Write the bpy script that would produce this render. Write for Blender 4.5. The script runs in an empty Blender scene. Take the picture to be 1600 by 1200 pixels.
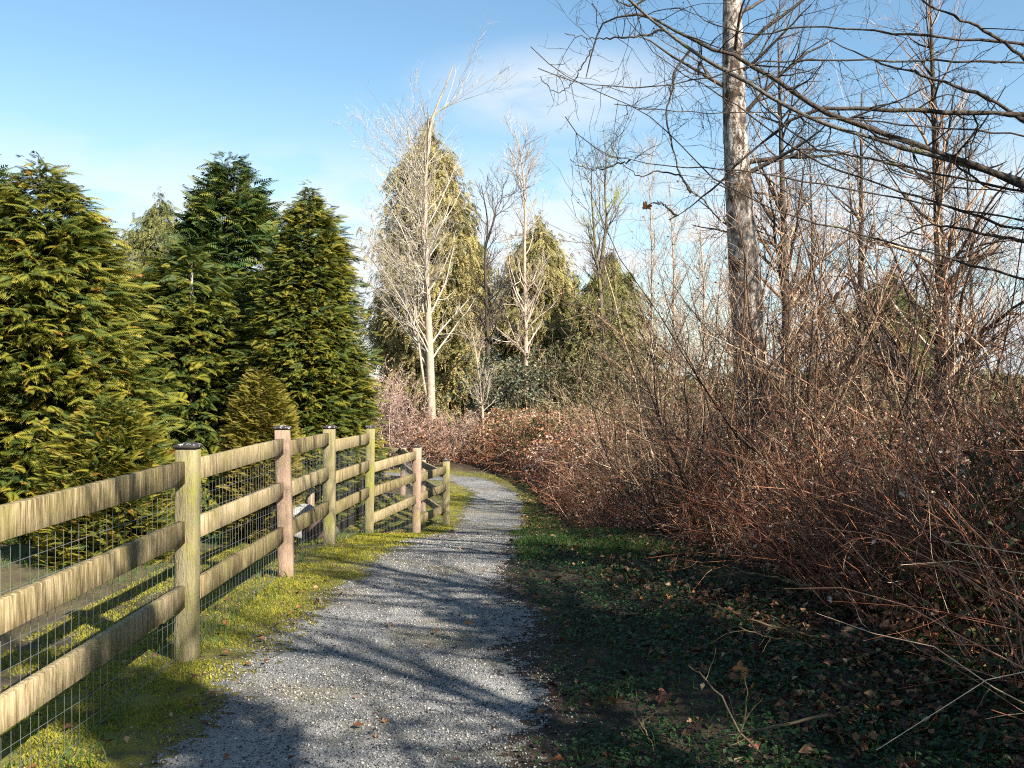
import bpy, math, random
import numpy as np
from mathutils import Vector
S = bpy.context.scene
COL = S.collection
R_ = math.radians
# ------------------------------------------------------------------ camera, sky, sun, exposure
FPX, HY, CAMZ = 1500.0, 590.0, 1.67       # focal length in photo pixels, horizon row, eye height
cam = bpy.data.cameras.new('camera'); camo = bpy.data.objects.new('camera', cam); COL.objects.link(camo)
cam.sensor_fit = 'VERTICAL'; cam.sensor_height = 24.0; cam.lens = 24.0 * FPX / 1200.0
cam.clip_start = 0.05; cam.clip_end = 3000
camo.location = (0, 0, CAMZ); camo.rotation_euler = (R_(90) - math.atan((600 - HY) / FPX), 0, 0)
cam.dof.use_dof = True; cam.dof.focus_distance = 12.0; cam.dof.aperture_fstop = 16
S.camera = camo
SUN_EL, SUN_AZ = 36.0, -46.0              # azimuth measured from +X towards +Y: the sun is to the right and a little behind
sd = Vector((math.cos(R_(SUN_AZ)) * math.cos(R_(SUN_EL)), math.sin(R_(SUN_AZ)) * math.cos(R_(SUN_EL)), math.sin(R_(SUN_EL))))
sun = bpy.data.lights.new('sun', 'SUN'); suno = bpy.data.objects.new('sun', sun); COL.objects.link(suno)
sun.energy = 5.0; sun.angle = R_(0.5); sun.color = (1.0, 0.93, 0.82)
suno.rotation_euler = sd.to_track_quat('Z', 'Y').to_euler(); suno.location = (20, -10, 30)
W = bpy.data.worlds.new('World'); S.world = W; W.use_nodes = True
nt = W.node_tree; nt.nodes.clear()
def wn(t, **k):
    n = nt.nodes.new(t)
    for a, b in k.items(): setattr(n, a, b)
    return n
sky = wn('ShaderNodeTexSky'); sky.sky_type = 'NISHITA'; sky.sun_disc = False
sky.sun_elevation = R_(SUN_EL); sky.sun_rotation = R_(90 - SUN_AZ); sky.altitude = 50; sky.air_density = 1.0; sky.dust_density = 0.4; sky.ozone_density = 1.2
tc = wn('ShaderNodeTexCoord')
def mth(op, a, b=None, clamp=False):
    n = wn('ShaderNodeMath', operation=op, use_clamp=clamp)
    for i, v in enumerate((a, b)):
        if v is None: continue
        if isinstance(v, (int, float)): n.inputs[i].default_value = v
        else: L(v, n.inputs[i])
    return n.outputs[0]
def mrange(v, a, b, c, d, smooth=True):
    n = wn('ShaderNodeMapRange'); n.interpolation_type = 'SMOOTHSTEP' if smooth else 'LINEAR'
    for i, q in enumerate((a, b, c, d)): n.inputs[i + 1].default_value = q
    L(v, n.inputs[0]); return n.outputs[0]
L = nt.links.new
mp = wn('ShaderNodeMapping'); mp.inputs['Scale'].default_value = (1.6, 1.6, 6.0); mp.inputs['Location'].default_value = (0.35, 0.2, 1.13)
no = wn('ShaderNodeTexNoise'); no.inputs['Distortion'].default_value = .5; no.inputs['Scale'].default_value = 4.2; no.inputs['Detail'].default_value = 8; no.inputs['Roughness'].default_value = 0.55
sx = wn('ShaderNodeSeparateXYZ'); L(tc.outputs['Generated'], mp.inputs[0]); L(mp.outputs[0], no.inputs['Vector']); L(tc.outputs['Generated'], sx.inputs[0])
x_, z_ = sx.outputs['X'], sx.outputs['Z']
cl = mth('MULTIPLY', mrange(no.outputs['Fac'], .34, .56, .2, 1.0), mrange(z_, .13, .27, 1, 0))                 # low broken cloud
wx = mth('MULTIPLY', mth('SUBTRACT', x_, .05), 5.5); wz = mth('MULTIPLY', mth('SUBTRACT', z_, .285), 17.0)
wd = mth('SQRT', mth('ADD', mth('MULTIPLY', wx, wx), mth('MULTIPLY', wz, wz)))
wisp = mth('MULTIPLY', mrange(wd, 0, 1.05, 1, 0), mrange(no.outputs['Fac'], .30, .55, .35, .85))               # one thin wisp higher up
hz = mrange(z_, 0.0, 0.30, .50, 0.0, False)
fac = mth('MAXIMUM', mth('MAXIMUM', cl, wisp), hz)
tint = wn('ShaderNodeMixRGB', blend_type='MULTIPLY'); tint.inputs[0].default_value = 1; tint.inputs['Color2'].default_value = (.88, 1.055, 1.05, 1); L(sky.outputs[0], tint.inputs['Color1'])
mix = wn('ShaderNodeMixRGB'); mix.inputs['Color2'].default_value = (4.9, 5.2, 5.4, 1)
bg = wn('ShaderNodeBackground'); bg.inputs['Strength'].default_value = 0.063
out = wn('ShaderNodeOutputWorld')
L(fac, mix.inputs['Fac']); L(tint.outputs[0], mix.inputs['Color1']); L(mix.outputs[0], bg.inputs[0]); L(bg.outputs[0], out.inputs[0])
S.view_settings.view_transform = 'Standard'; S.view_settings.look = 'None'; S.view_settings.gamma = 1.0
S.view_settings.exposure = 1.62
S.render.engine = 'CYCLES'
S.cycles.use_denoising = False; S.cycles.filter_width = 1.1; S.cycles.max_bounces = 4; S.cycles.diffuse_bounces = 1; S.cycles.transparent_max_bounces = 4

# ------------------------------------------------------------------ helpers
def hash2(ix, iy, seed=0):
    h = (ix.astype(np.int64) * 374761393 + iy.astype(np.int64) * 668265263 + seed * 1442695041) & 0x7fffffff
    h = ((h ^ (h >> 13)) * 1274126177) & 0x7fffffff
    return ((h ^ (h >> 16)) & 0xffff) / 65535.0
def vn(x, y, seed=0):
    x = np.asarray(x, float); y = np.asarray(y, float)
    ix = np.floor(x); iy = np.floor(y); fx = x - ix; fy = y - iy
    fx = fx * fx * (3 - 2 * fx); fy = fy * fy * (3 - 2 * fy)
    a = hash2(ix, iy, seed); b = hash2(ix + 1, iy, seed); c = hash2(ix, iy + 1, seed); d = hash2(ix + 1, iy + 1, seed)
    return (a * (1 - fx) + b * fx) * (1 - fy) + (c * (1 - fx) + d * fx) * fy
def fbm(x, y, o=4, seed=0):
    v = 0; s = 1; t = 0
    for i in range(o):
        v = v + s * vn(np.asarray(x) * 2 ** i, np.asarray(y) * 2 ** i, seed + i); t += s; s *= 0.55
    return v / t
GY = [-50, 8.1, 10.3, 12.95, 15.4, 17.7, 20.5, 24, 40, 60, 120]
GZ = [0, 0, -0.10, -0.43, -0.87, -1.06, -1.20, -1.24, -1.2, -1.0, -0.4]
def gz(x, y):
    x = np.asarray(x, float); y = np.asarray(y, float)
    z = np.interp(y, GY, GZ) * 0.5 + 0.25 * (np.interp(y - 0.7, GY, GZ) + np.interp(y + 0.7, GY, GZ))
    z = z + 0.04 * (fbm(x * 0.9, y * 0.9, 3, 5) - 0.5) + 0.10 * np.clip((x - 0.6) / 2.5, 0, 1) - 0.06 * np.clip((-2.0 - x) / 1.0, 0, 1)
    return z
def px(x, y, D): return ((x - 800.0) / FPX * D, D, CAMZ - (y - HY) / FPX * D)
PATH = np.array([(-.68, -6, .9), (-.70, 3, .88), (-.72, 6, .84), (-.70, 8, .68), (-.56, 10.5, .58), (-.50, 13, .55), (-.45, 15.5, .58), (-.40, 18, .64),
                 (-.36, 20.5, .66), (-.36, 23, .58), (-.62, 25.4, .58), (-1.3, 27.2, .68), (-2.6, 28.6, .8), (-5, 29.6, .85), (-9, 30.4, .9), (-22, 31.5, .9)])
def pdist(x, y):
    """distance to the path's centre line minus its half width"""
    x = np.asarray(x, float); y = np.asarray(y, float); best = np.full(x.shape, 1e9)
    for a, b in zip(PATH[:-1], PATH[1:]):
        dx, dy = b[0] - a[0], b[1] - a[1]; t = np.clip(((x - a[0]) * dx + (y - a[1]) * dy) / (dx * dx + dy * dy), 0, 1)
        d = np.hypot(x - a[0] - t * dx, y - a[1] - t * dy) - (a[2] + t * (b[2] - a[2])); best = np.minimum(best, d)
    return best
EDGY = [-10, 2, 5, 7.5, 9.5, 12.3, 16, 21, 24, 27, 31, 34]
EDGX = [2.7, 2.6, 2.35, 2.1, 1.75, 1.5, 1.15, 0.95, 0.75, 0.1, -1.0, -2.5]
def edge(y): return np.interp(y, EDGY, EDGX)

class Buf:
    def __init__(s): s.V = []; s.T = []; s.Q = []; s.A = []; s.n = 0
    def add(s, V, tris=None, quads=None, a=0.5):
        V = np.asarray(V, float).reshape(-1, 3)
        if tris is not None and len(tris): s.T.append(np.asarray(tris, np.int64).reshape(-1, 3) + s.n)
        if quads is not None and len(quads): s.Q.append(np.asarray(quads, np.int64).reshape(-1, 4) + s.n)
        s.A.append(np.broadcast_to(np.asarray(a, float), (len(V),)) if np.ndim(a) < 1 or len(np.atleast_1d(a)) == len(V) else np.resize(a, len(V)))
        s.V.append(V); s.n += len(V)
    def build(s, name, mats, parent=None, loc=None, smooth=False):
        me = bpy.data.meshes.new(name)
        V = np.concatenate(s.V) if s.V else np.zeros((0, 3)); A = np.concatenate(s.A)
        if loc is not None: V = V - np.array(loc)
        T = np.concatenate(s.T) if s.T else np.zeros((0, 3), int); Q = np.concatenate(s.Q) if s.Q else np.zeros((0, 4), int)
        me.vertices.add(len(V)); me.vertices.foreach_set('co', V.astype(np.float32).ravel())
        nl = len(T) * 3 + len(Q) * 4; me.loops.add(nl)
        me.loops.foreach_set('vertex_index', np.concatenate([T.ravel(), Q.ravel()]).astype(np.int32))
        me.polygons.add(len(T) + len(Q))
        st = np.concatenate([np.arange(len(T)) * 3, len(T) * 3 + np.arange(len(Q)) * 4]).astype(np.int32)
        me.polygons.foreach_set('loop_start', st)
        me.update(calc_edges=True)
        if smooth: me.polygons.foreach_set('use_smooth', np.ones(len(me.polygons), bool))
        at = me.attributes.new('tone', 'FLOAT', 'POINT'); at.data.foreach_set('value', A.astype(np.float32))
        me.materials.append(mats); me.validate()
        o = bpy.data.objects.new(name, me); COL.objects.link(o)
        if parent is not None: o.parent = parent
        elif loc is not None: o.location = loc
        return o
def thing(name, label, cat, loc=(0, 0, 0), group=None):
    o = bpy.data.objects.new(name, None); COL.objects.link(o); o.location = loc; o.empty_display_size = 0.2
    o['label'] = label; o['category'] = cat
    if group: o['group'] = group
    return o
def tag(o, label, cat, group=None, kind=None):
    o['label'] = label; o['category'] = cat
    if group: o['group'] = group
    if kind: o['kind'] = kind
    return o
def struct(o, label, cat): return tag(o, label, cat, kind='structure')

def nrm(v): return v / np.maximum(np.linalg.norm(v, axis=-1, keepdims=True), 1e-9)
def tubes(buf, P, R, sides=3, a=None, rng=None):
    """N polylines of K points each, swept to tapered tubes"""
    P = np.asarray(P, float); R = np.asarray(R, float)
    if P.ndim == 2: P = P[None]; R = R[None]
    N, K, _ = P.shape
    T = nrm(np.gradient(P, axis=1)); d0 = nrm(P[:, -1] - P[:, 0])
    ref = np.where(np.abs(d0[:, 2:3]) > 0.8, np.array([[1.0, 0.13, 0.0]]), np.array([[0.05, 0.1, 1.0]]))
    U = nrm(np.cross(T, ref[:, None, :])); Vv = np.cross(T, U)
    th = np.arange(sides) * 2 * np.pi / sides
    V = P[:, :, None, :] + R[:, :, None, None] * (np.cos(th)[None, None, :, None] * U[:, :, None, :] + np.sin(th)[None, None, :, None] * Vv[:, :, None, :])
    i = np.arange(N)[:, None, None] * K * sides + np.arange(K - 1)[None, :, None] * sides
    s = np.arange(sides)[None, None, :]; s2 = (s + 1) % sides
    Q = np.stack([i + s, i + s2, i + sides + s2, i + sides + s], -1).reshape(-1, 4)
    if a is None: a = np.full(N, 0.5)
    buf.add(V.reshape(-1, 3), quads=Q, a=np.repeat(np.asarray(a, float), K * sides))
def resample(pts, K):
    pts = np.asarray(pts, float); d = np.r_[0, np.cumsum(np.linalg.norm(np.diff(pts, axis=0), axis=1))]; t = np.linspace(0, d[-1], K)
    r = np.stack([np.interp(t, d, pts[:, i]) for i in range(pts.shape[1])], 1)
    r[1:-1] = (r[:-2] + 2 * r[1:-1] + r[2:]) / 4
    return r
def sprout(rng, P, R, n, t0, t1, lmin, lmax, ang, K=6, up=0.0, wob=0.25, r0=0.6, rmin=0.002, bias=None, lscale=True, tpow=1.0):
    """n children growing out of the parent polylines"""
    N, Kp, _ = P.shape
    Lp = np.linalg.norm(P[:, -1] - P[:, 0], axis=1); pr = Lp / Lp.sum(); k = rng.choice(N, n, p=pr)
    t = t0 + (t1 - t0) * rng.random(n) ** tpow; f = t * (Kp - 1); i = np.minimum(f.astype(int), Kp - 2); w = (f - i)[:, None]
    st = P[k, i] * (1 - w) + P[k, i + 1] * w; tg = nrm(P[k, i + 1] - P[k, i]); rad = R[k, i] * (1 - w[:, 0]) + R[k, i + 1] * w[:, 0]
    rv = rng.normal(size=(n, 3)); 
    if bias is not None: rv = rv + np.array(bias)
    rv = nrm(rv - (rv * tg).sum(1, keepdims=True) * tg)
    an = np.radians(ang[0] + (ang[1] - ang[0]) * rng.random(n))[:, None]
    d = nrm(np.cos(an) * tg + np.sin(an) * rv)
    ln = lmin + (lmax - lmin) * rng.random(n)
    if lscale: ln = ln * (1.15 - t * 0.75)
    C = np.zeros((n, K, 3)); C[:, 0] = st
    for j in range(1, K):
        d = nrm(d + wob * rng.normal(size=(n, 3)) * 0.5 + np.array([0, 0, up]) / K)
        C[:, j] = C[:, j - 1] + d * (ln / (K - 1))[:, None]
    rr = np.maximum(rad * r0, rmin)[:, None] * np.linspace(1, 0.25, K)[None]
    return C, np.maximum(rr, rmin * 0.6)

# ------------------------------------------------------------------ materials
def mat(name, stops, rough=0.8, noise=0.0, nscale=8.0, nstretch=(1, 1, 1), bump=0.0, bscale=30.0, trans=0.0, coord='Object', spec=0.3, c2=None, c2lo=0.5, c2hi=0.65, c2scale=3.0, dim=.70):
    m = bpy.data.materials.new(name); m.use_nodes = True; t = m.node_tree; b = t.nodes['Principled BSDF']
    b.inputs['Roughness'].default_value = rough; b.inputs['Specular IOR Level'].default_value = spec
    at = t.nodes.new('ShaderNodeAttribute'); at.attribute_name = 'tone'
    tcn = t.nodes.new('ShaderNodeTexCoord'); mpn = t.nodes.new('ShaderNodeMapping'); mpn.inputs['Scale'].default_value = nstretch
    t.links.new(tcn.outputs[coord], mpn.inputs[0])
    fac = at.outputs['Fac']
    if noise > 0:
        n = t.nodes.new('ShaderNodeTexNoise'); n.inputs['Scale'].default_value = nscale; n.inputs['Detail'].default_value = 5; n.inputs['Roughness'].default_value = 0.65
        t.links.new(mpn.outputs[0], n.inputs['Vector'])
        a = t.nodes.new('ShaderNodeMath'); a.operation = 'MULTIPLY_ADD'; a.inputs[1].default_value = noise * 2; a.inputs[2].default_value = -noise
        s = t.nodes.new('ShaderNodeMath'); s.operation = 'ADD'; s.use_clamp = True
        t.links.new(n.outputs['Fac'], a.inputs[0]); t.links.new(a.outputs[0], s.inputs[0]); t.links.new(fac, s.inputs[1]); fac = s.outputs[0]
    r = t.nodes.new('ShaderNodeValToRGB'); el = r.color_ramp.elements
    while len(el) < len(stops): el.new(0.5)
    for e, (p, c) in zip(el, stops): e.position = p; e.color = (*[v * dim for v in c], 1)
    t.links.new(fac, r.inputs[0]); col = r.outputs[0]
    if c2 is not None:
        n = t.nodes.new('ShaderNodeTexNoise'); n.inputs['Scale'].default_value = c2scale; n.inputs['Detail'].default_value = 6; n.inputs['Roughness'].default_value = 0.7
        t.links.new(tcn.outputs[coord], n.inputs['Vector'])
        q = t.nodes.new('ShaderNodeMapRange'); q.inputs[1].default_value = c2lo; q.inputs[2].default_value = c2hi; t.links.new(n.outputs['Fac'], q.inputs[0])
        mx = t.nodes.new('ShaderNodeMixRGB'); mx.inputs['Color2'].default_value = (*c2, 1); t.links.new(q.outputs[0], mx.inputs['Fac']); t.links.new(col, mx.inputs['Color1']); col = mx.outputs[0]
    t.links.new(col, b.inputs['Base Color'])
    if bump > 0:
        n = t.nodes.new('ShaderNodeTexNoise'); n.inputs['Scale'].default_value = bscale; n.inputs['Detail'].default_value = 4
        t.links.new(mpn.outputs[0], n.inputs['Vector'])
        bp = t.nodes.new('ShaderNodeBump'); bp.inputs['Strength'].default_value = bump; bp.inputs['Distance'].default_value = 0.02
        t.links.new(n.outputs['Fac'], bp.inputs['Height']); t.links.new(bp.outputs[0], b.inputs['Normal'])
    if trans > 0:
        tr = t.nodes.new('ShaderNodeBsdfTranslucent'); t.links.new(col, tr.inputs['Color'])
        ms = t.nodes.new('ShaderNodeMixShader'); ms.inputs[0].default_value = trans
        t.links.new(b.outputs[0], ms.inputs[1]); t.links.new(tr.outputs[0], ms.inputs[2]); t.links.new(ms.outputs[0], t.nodes['Material Output'].inputs['Surface'])
    return m
M = {}
M['ground'] = mat('ground', [(0.0, (.035, .022, .014)), (0.3, (.085, .058, .035)), (0.5, (.13, .11, .045)), (0.75, (.19, .18, .03)), (1.0, (.25, .23, .035))], .95, noise=.25, nscale=14, bump=.9, bscale=60, c2=(.06, .042, .026), c2lo=.52, c2hi=.66, c2scale=6)
M['gravel_bed'] = mat('gravel_bed', [(0.0, (.035, .035, .035)), (0.35, (.15, .149, .147)), (0.6, (.35, .345, .33)), (1.0, (.58, .57, .55))], .9, noise=.68, nscale=85, bump=1.0, bscale=120, c2=(.19, .155, .07), c2lo=.50, c2hi=.72, c2scale=1.1)
M['pebble'] = mat('pebble', [(0.0, (.035, .036, .037)), (0.35, (.15, .152, .155)), (0.72, (.34, .34, .33)), (0.90, (.46, .41, .34)), (1.0, (.68, .66, .62))], .8)
M['moss'] = mat('moss', [(0.0, (.07, .055, .02)), (0.25, (.17, .16, .025)), (0.55, (.36, .35, .03)), (0.85, (.52, .46, .06)), (1.0, (.50, .38, .18))], .9, trans=.3)
M['grass'] = mat('grass', [(0.0, (.04, .085, .018)), (0.6, (.08, .17, .03)), (0.85, (.16, .20, .05)), (1.0, (.32, .27, .13))], .7, trans=.3)
M['clover'] = mat('clover', [(0.0, (.02, .055, .018)), (0.6, (.055, .12, .035)), (0.92, (.16, .20, .05)), (1.0, (.30, .30, .09))], .5, trans=.3, dim=.6)
M['litter'] = mat('litter', [(0.0, (.035, .018, .012)), (0.45, (.13, .055, .03)), (0.8, (.36, .15, .06)), (1.0, (.62, .40, .22))], .6, trans=.2, dim=.72)
M['orange_leaf'] = mat('orange_leaf', [(0.0, (.30, .11, .03)), (1.0, (.70, .30, .09))], .6, noise=.4, nscale=40, trans=.25, dim=.9)
M['red_leaf'] = mat('red_leaf', [(0.0, (.13, .045, .03)), (1.0, (.34, .13, .08))], .6, noise=.4, nscale=40, trans=.2)
M['pale_leaf'] = mat('pale_leaf', [(0.0, (.36, .24, .14)), (1.0, (.58, .44, .30))], .6, noise=.3, nscale=40, trans=.2)
M['post_wood'] = mat('post_wood', [(0.0, (.16, .10, .06)), (0.45, (.42, .29, .20)), (1.0, (.62, .44, .33))], .85, noise=.45, nscale=9, nstretch=(3.5, 3.5, .35), bump=.5, bscale=60, c2=(.25, .23, .06), c2lo=.54, c2hi=.74, c2scale=2.4)
M['post_green'] = mat('post_green', [(0.0, (.09, .075, .03)), (0.45, (.27, .23, .11)), (1.0, (.48, .40, .25))], .85, noise=.6, nscale=9, nstretch=(3.5, 3.5, .35), bump=.6, bscale=60, c2=(.21, .21, .035), c2lo=.50, c2hi=.66, c2scale=2.4)
M['rail_wood'] = mat('rail_wood', [(0.0, (.05, .036, .016)), (0.35, (.20, .15, .065)), (0.6, (.42, .33, .18)), (1.0, (.64, .50, .33))], .85, noise=.85, nscale=15, nstretch=(2.6, 2.6, .30), bump=.6, bscale=50, c2=(.17, .15, .05), c2lo=.50, c2hi=.70, c2scale=4)
M['cap'] = mat('cap', [(0.0, (.02, .018, .016)), (0.6, (.06, .05, .045)), (1.0, (.10, .085, .075))], .8, noise=.3, nscale=30, c2=(.55, .53, .50), c2lo=.57, c2hi=.60, c2scale=28)
M['wire'] = mat('wire', [(0, (.33, .33, .32)), (1, (.4, .4, .4))], .45); M['wire'].node_tree.nodes['Principled BSDF'].inputs['Metallic'].default_value = .6
M['cypress'] = mat('cypress', [(0.0, (.020, .050, .016)), (0.4, (.075, .11, .018)), (0.72, (.22, .21, .022)), (0.93, (.36, .29, .035)), (1.0, (.34, .16, .035))], .65, trans=.2, dim=.74)
M['pine'] = mat('pine', [(0.0, (.018, .050, .026)), (0.6, (.07, .12, .025)), (1.0, (.24, .22, .03))], .6, trans=.18, dim=.74)
M['thuja'] = mat('thuja', [(0.0, (.07, .07, .012)), (0.5, (.19, .17, .018)), (1.0, (.34, .26, .045))], .65, trans=.18)
M['cedar'] = mat('cedar', [(0.0, (.05, .06, .02)), (0.4, (.19, .18, .055)), (0.8, (.42, .36, .13)), (1.0, (.52, .38, .18))], .7, trans=.22, dim=.74)
M['cedar_green'] = mat('cedar_green', [(0.0, (.04, .06, .02)), (0.5, (.17, .18, .05)), (1.0, (.40, .35, .12))], .7, trans=.22, dim=.74)
M['bark_grey'] = mat('bark_grey', [(0.0, (.02, .014, .011)), (0.40, (.13, .10, .08)), (0.54, (.38, .33, .28)), (1.0, (.74, .68, .59))], .9, noise=.95, nscale=16, nstretch=(1, 1, .45), bump=1.0, bscale=24, c2=(.04, .026, .017), c2lo=.52, c2hi=.60, c2scale=3.6, dim=.8)
M['bark_pale'] = mat('bark_pale', [(0.0, (.20, .145, .095)), (0.5, (.44, .35, .26)), (1.0, (.64, .55, .43))], .85, noise=.5, nscale=5, c2=(.36, .29, .04), c2lo=.60, c2hi=.66, c2scale=.6, dim=.75)
M['pale_twig'] = mat('pale_twig', [(0.0, (.30, .23, .16)), (0.5, (.60, .52, .41)), (1.0, (.85, .78, .66))], .8, dim=.62)
M['bark_pink'] = mat('bark_pink', [(0.0, (.14, .10, .075)), (0.5, (.36, .28, .21)), (1.0, (.62, .53, .43))], .85, noise=.5, nscale=3, c2=(.24, .21, .05), c2lo=.58, c2hi=.66, c2scale=.8, dim=.9)
M['bark_dark'] = mat('bark_dark', [(0.0, (.030, .024, .018)), (0.5, (.08, .06, .045)), (1.0, (.17, .13, .10))], .85, noise=.3, nscale=12, bump=.7, bscale=50, c2=(.13, .14, .03), c2lo=.62, c2hi=.68, c2scale=6)
M['bark_moss'] = mat('bark_moss', [(0.0, (.07, .055, .04)), (0.5, (.16, .13, .09)), (1.0, (.25, .21, .15))], .9, noise=.3, nscale=4, c2=(.30, .29, .035), c2lo=.54, c2hi=.62, c2scale=.9)
M['limb'] = mat('limb', [(0.0, (.06, .052, .045)), (0.5, (.15, .135, .115)), (1.0, (.27, .25, .21))], .8, noise=.3, nscale=9, bump=.6, bscale=60, c2=(.15, .17, .03), c2lo=.60, c2hi=.66, c2scale=9)
M['twig'] = mat('twig', [(0.0, (.012, .007, .005)), (0.36, (.035, .020, .014)), (0.52, (.17, .090, .052)), (0.8, (.38, .23, .13)), (1.0, (.75, .56, .38))], .6, dim=.8)
M['twig_tan'] = mat('twig_tan', [(0.0, (.02, .015, .010)), (0.38, (.06, .042, .026)), (0.58, (.24, .18, .09)), (1.0, (.66, .54, .36))], .65, dim=.75)
M['cane'] = mat('cane', [(0.0, (.012, .005, .004)), (0.28, (.035, .013, .008)), (0.42, (.18, .060, .032)), (0.68, (.42, .16, .080)), (0.90, (.70, .36, .21)), (1.0, (.95, .72, .50))], .55, dim=.88)  # near black and bright stops stand in for shaded and sunlit stems
M['bramble_leaf'] = mat('bramble_leaf', [(0.0, (.03, .045, .02)), (0.28, (.09, .12, .03)), (0.42, (.26, .09, .05)), (0.72, (.52, .24, .13)), (1.0, (.95, .75, .58))], .45, trans=.25, dim=.85)
M['pink_twig'] = mat('pink_twig', [(0.0, (.10, .06, .045)), (0.5, (.44, .27, .21)), (1.0, (.80, .60, .50))], .7, trans=.1, dim=.85)
M['blue_leaf'] = mat('blue_leaf', [(0.0, (.035, .05, .03)), (0.6, (.14, .16, .09)), (1.0, (.36, .36, .24))], .55, trans=.2)
M['olive_leaf'] = mat('olive_leaf', [(0.0, (.05, .06, .02)), (0.6, (.14, .14, .05)), (1.0, (.28, .25, .12))], .6, trans=.2)
M['bud_leaf'] = mat('bud_leaf', [(0.0, (.06, .06, .02)), (0.5, (.22, .20, .05)), (1.0, (.55, .47, .22))], .6, trans=.25)
M['stone'] = mat('stone', [(0.0, (.10, .10, .095)), (0.5, (.34, .335, .31)), (1.0, (.60, .58, .54))], .85, noise=.8, nscale=5, bump=1.0, bscale=14)
M['brown_board'] = mat('brown_board', [(0.0, (.05, .03, .02)), (1.0, (.14, .08, .055))], .85, noise=.4, nscale=12, nstretch=(1, 1, .2))

# ------------------------------------------------------------------ ground, path
rng = np.random.default_rng(7)
def axis(lo, hi, fine, far, n): 
    a = np.arange(lo, hi, fine); s = fine * 1.25 ** np.arange(1, n)
    u = hi + np.cumsum(s); d = lo - np.cumsum(s)
    return np.concatenate([d[d > -far][::-1], a, u[u < far]])
gx = axis(-4.5, 4.5, 0.05, 1500, 60); gy = axis(2.0, 26.0, 0.05, 1500, 60)
X, Y = np.meshgrid(gx, gy)
pd = pdist(X, Y)
Z = gz(X, Y) + 0.020 * (fbm(X * 7, Y * 7, 3, 31) - 0.5) * np.clip((pd - .15) / .4, 0, 1) - 0.010 * np.clip((-.25 - pd) / .2, 0, 1)
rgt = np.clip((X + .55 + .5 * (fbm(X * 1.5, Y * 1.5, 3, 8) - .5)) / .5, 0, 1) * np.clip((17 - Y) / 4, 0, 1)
moss = np.clip(1.0 - np.abs(pd - 0.35) / 0.9, 0, 1) * (1 - .85 * rgt) * np.clip(2.2 - X, 0, 1) + 0.25 * (X < -2.3)
moss = moss + 0.35 * (fbm(X * 1.7, Y * 1.7, 4, 3) - 0.5)
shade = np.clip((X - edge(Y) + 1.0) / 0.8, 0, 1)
tone = np.clip(0.28 + 0.60 * moss - 0.28 * rgt - 0.25 * shade * np.clip(X, 0, 1) + 0.2 * (fbm(X * 5, Y * 5, 3, 9) - .5), 0, 1)  # right verge and thicket foot toned darker, shade put into the colour
ny, nx = X.shape; idx = np.arange(nx * ny).reshape(ny, nx)
Qd = np.stack([idx[:-1, :-1], idx[:-1, 1:], idx[1:, 1:], idx[1:, :-1]], -1).reshape(-1, 4)
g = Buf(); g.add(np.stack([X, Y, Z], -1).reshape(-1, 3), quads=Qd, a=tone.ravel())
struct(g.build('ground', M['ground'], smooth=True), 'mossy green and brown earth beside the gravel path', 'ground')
pb = Buf()
def path_cells(x0, x1, y0, y1, c, sx=1.0):
    xs = np.arange(x0, x1, c * sx); ys = np.arange(y0, y1 + c * .5, c); X, Y = np.meshgrid(xs, ys)
    inner = np.zeros(X.shape, bool); inner[1:-1, 1:-1] = True
    Xj = X + inner * (rng.random(X.shape) - .5) * c * .7; Yj = Y + inner * (rng.random(X.shape) - .5) * c * .7
    Z = gz(Xj, Yj) + 0.002 + 0.007 * (fbm(Xj * 12, Yj * 12, 2, 77) - .5)
    d = pdist(Xj, Yj) + 0.55 * (fbm(Xj * 2.2, Yj * 2.2, 5, 11) - 0.5) + 0.30 * (rng.random(X.shape) - .5) + .03
    a = np.clip(0.5 + 0.5 * (fbm(Xj * 1.2, Yj * 1.2, 3, 21) - 0.5) - 0.1 * np.clip(d + .3, 0, 1), 0, 1)
    ny, nx = X.shape; idx = np.arange(nx * ny).reshape(ny, nx)
    Q = np.stack([idx[:-1, :-1], idx[:-1, 1:], idx[1:, 1:], idx[1:, :-1]], -1).reshape(-1, 4)
    keep = (d.ravel()[Q] < 0.0).sum(1) >= 3; Q = Q[keep]
    u, inv = np.unique(Q, return_inverse=True)
    V = np.stack([Xj, Yj, Z], -1).reshape(-1, 3)[u]; pb.add(V, quads=inv.reshape(-1, 4), a=a.ravel()[u])
path_cells(-2.4, 1.4, -5.0, 3.0, 0.05); path_cells(-2.4, 1.4, 3.0, 12.0, 0.022); path_cells(-2.4, 1.4, 12.0, 24.0, 0.04); path_cells(-22, 1.6, 24.0, 34.0, 0.07)
struct(pb.build('path', M['gravel_bed']), 'grey gravel footpath curving away to the left behind the fence', 'path')

def scatter(n, x0, x1, y0, y1, mask, near=1.0):
    """points over the ground, denser near the camera (near > 0) and thinned by mask"""
    y = y0 + (y1 - y0) * rng.random(n) ** (1 + near); x = x0 + (x1 - x0) * rng.random(n)
    k = rng.random(n) < mask(x, y); return x[k], y[k]
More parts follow.
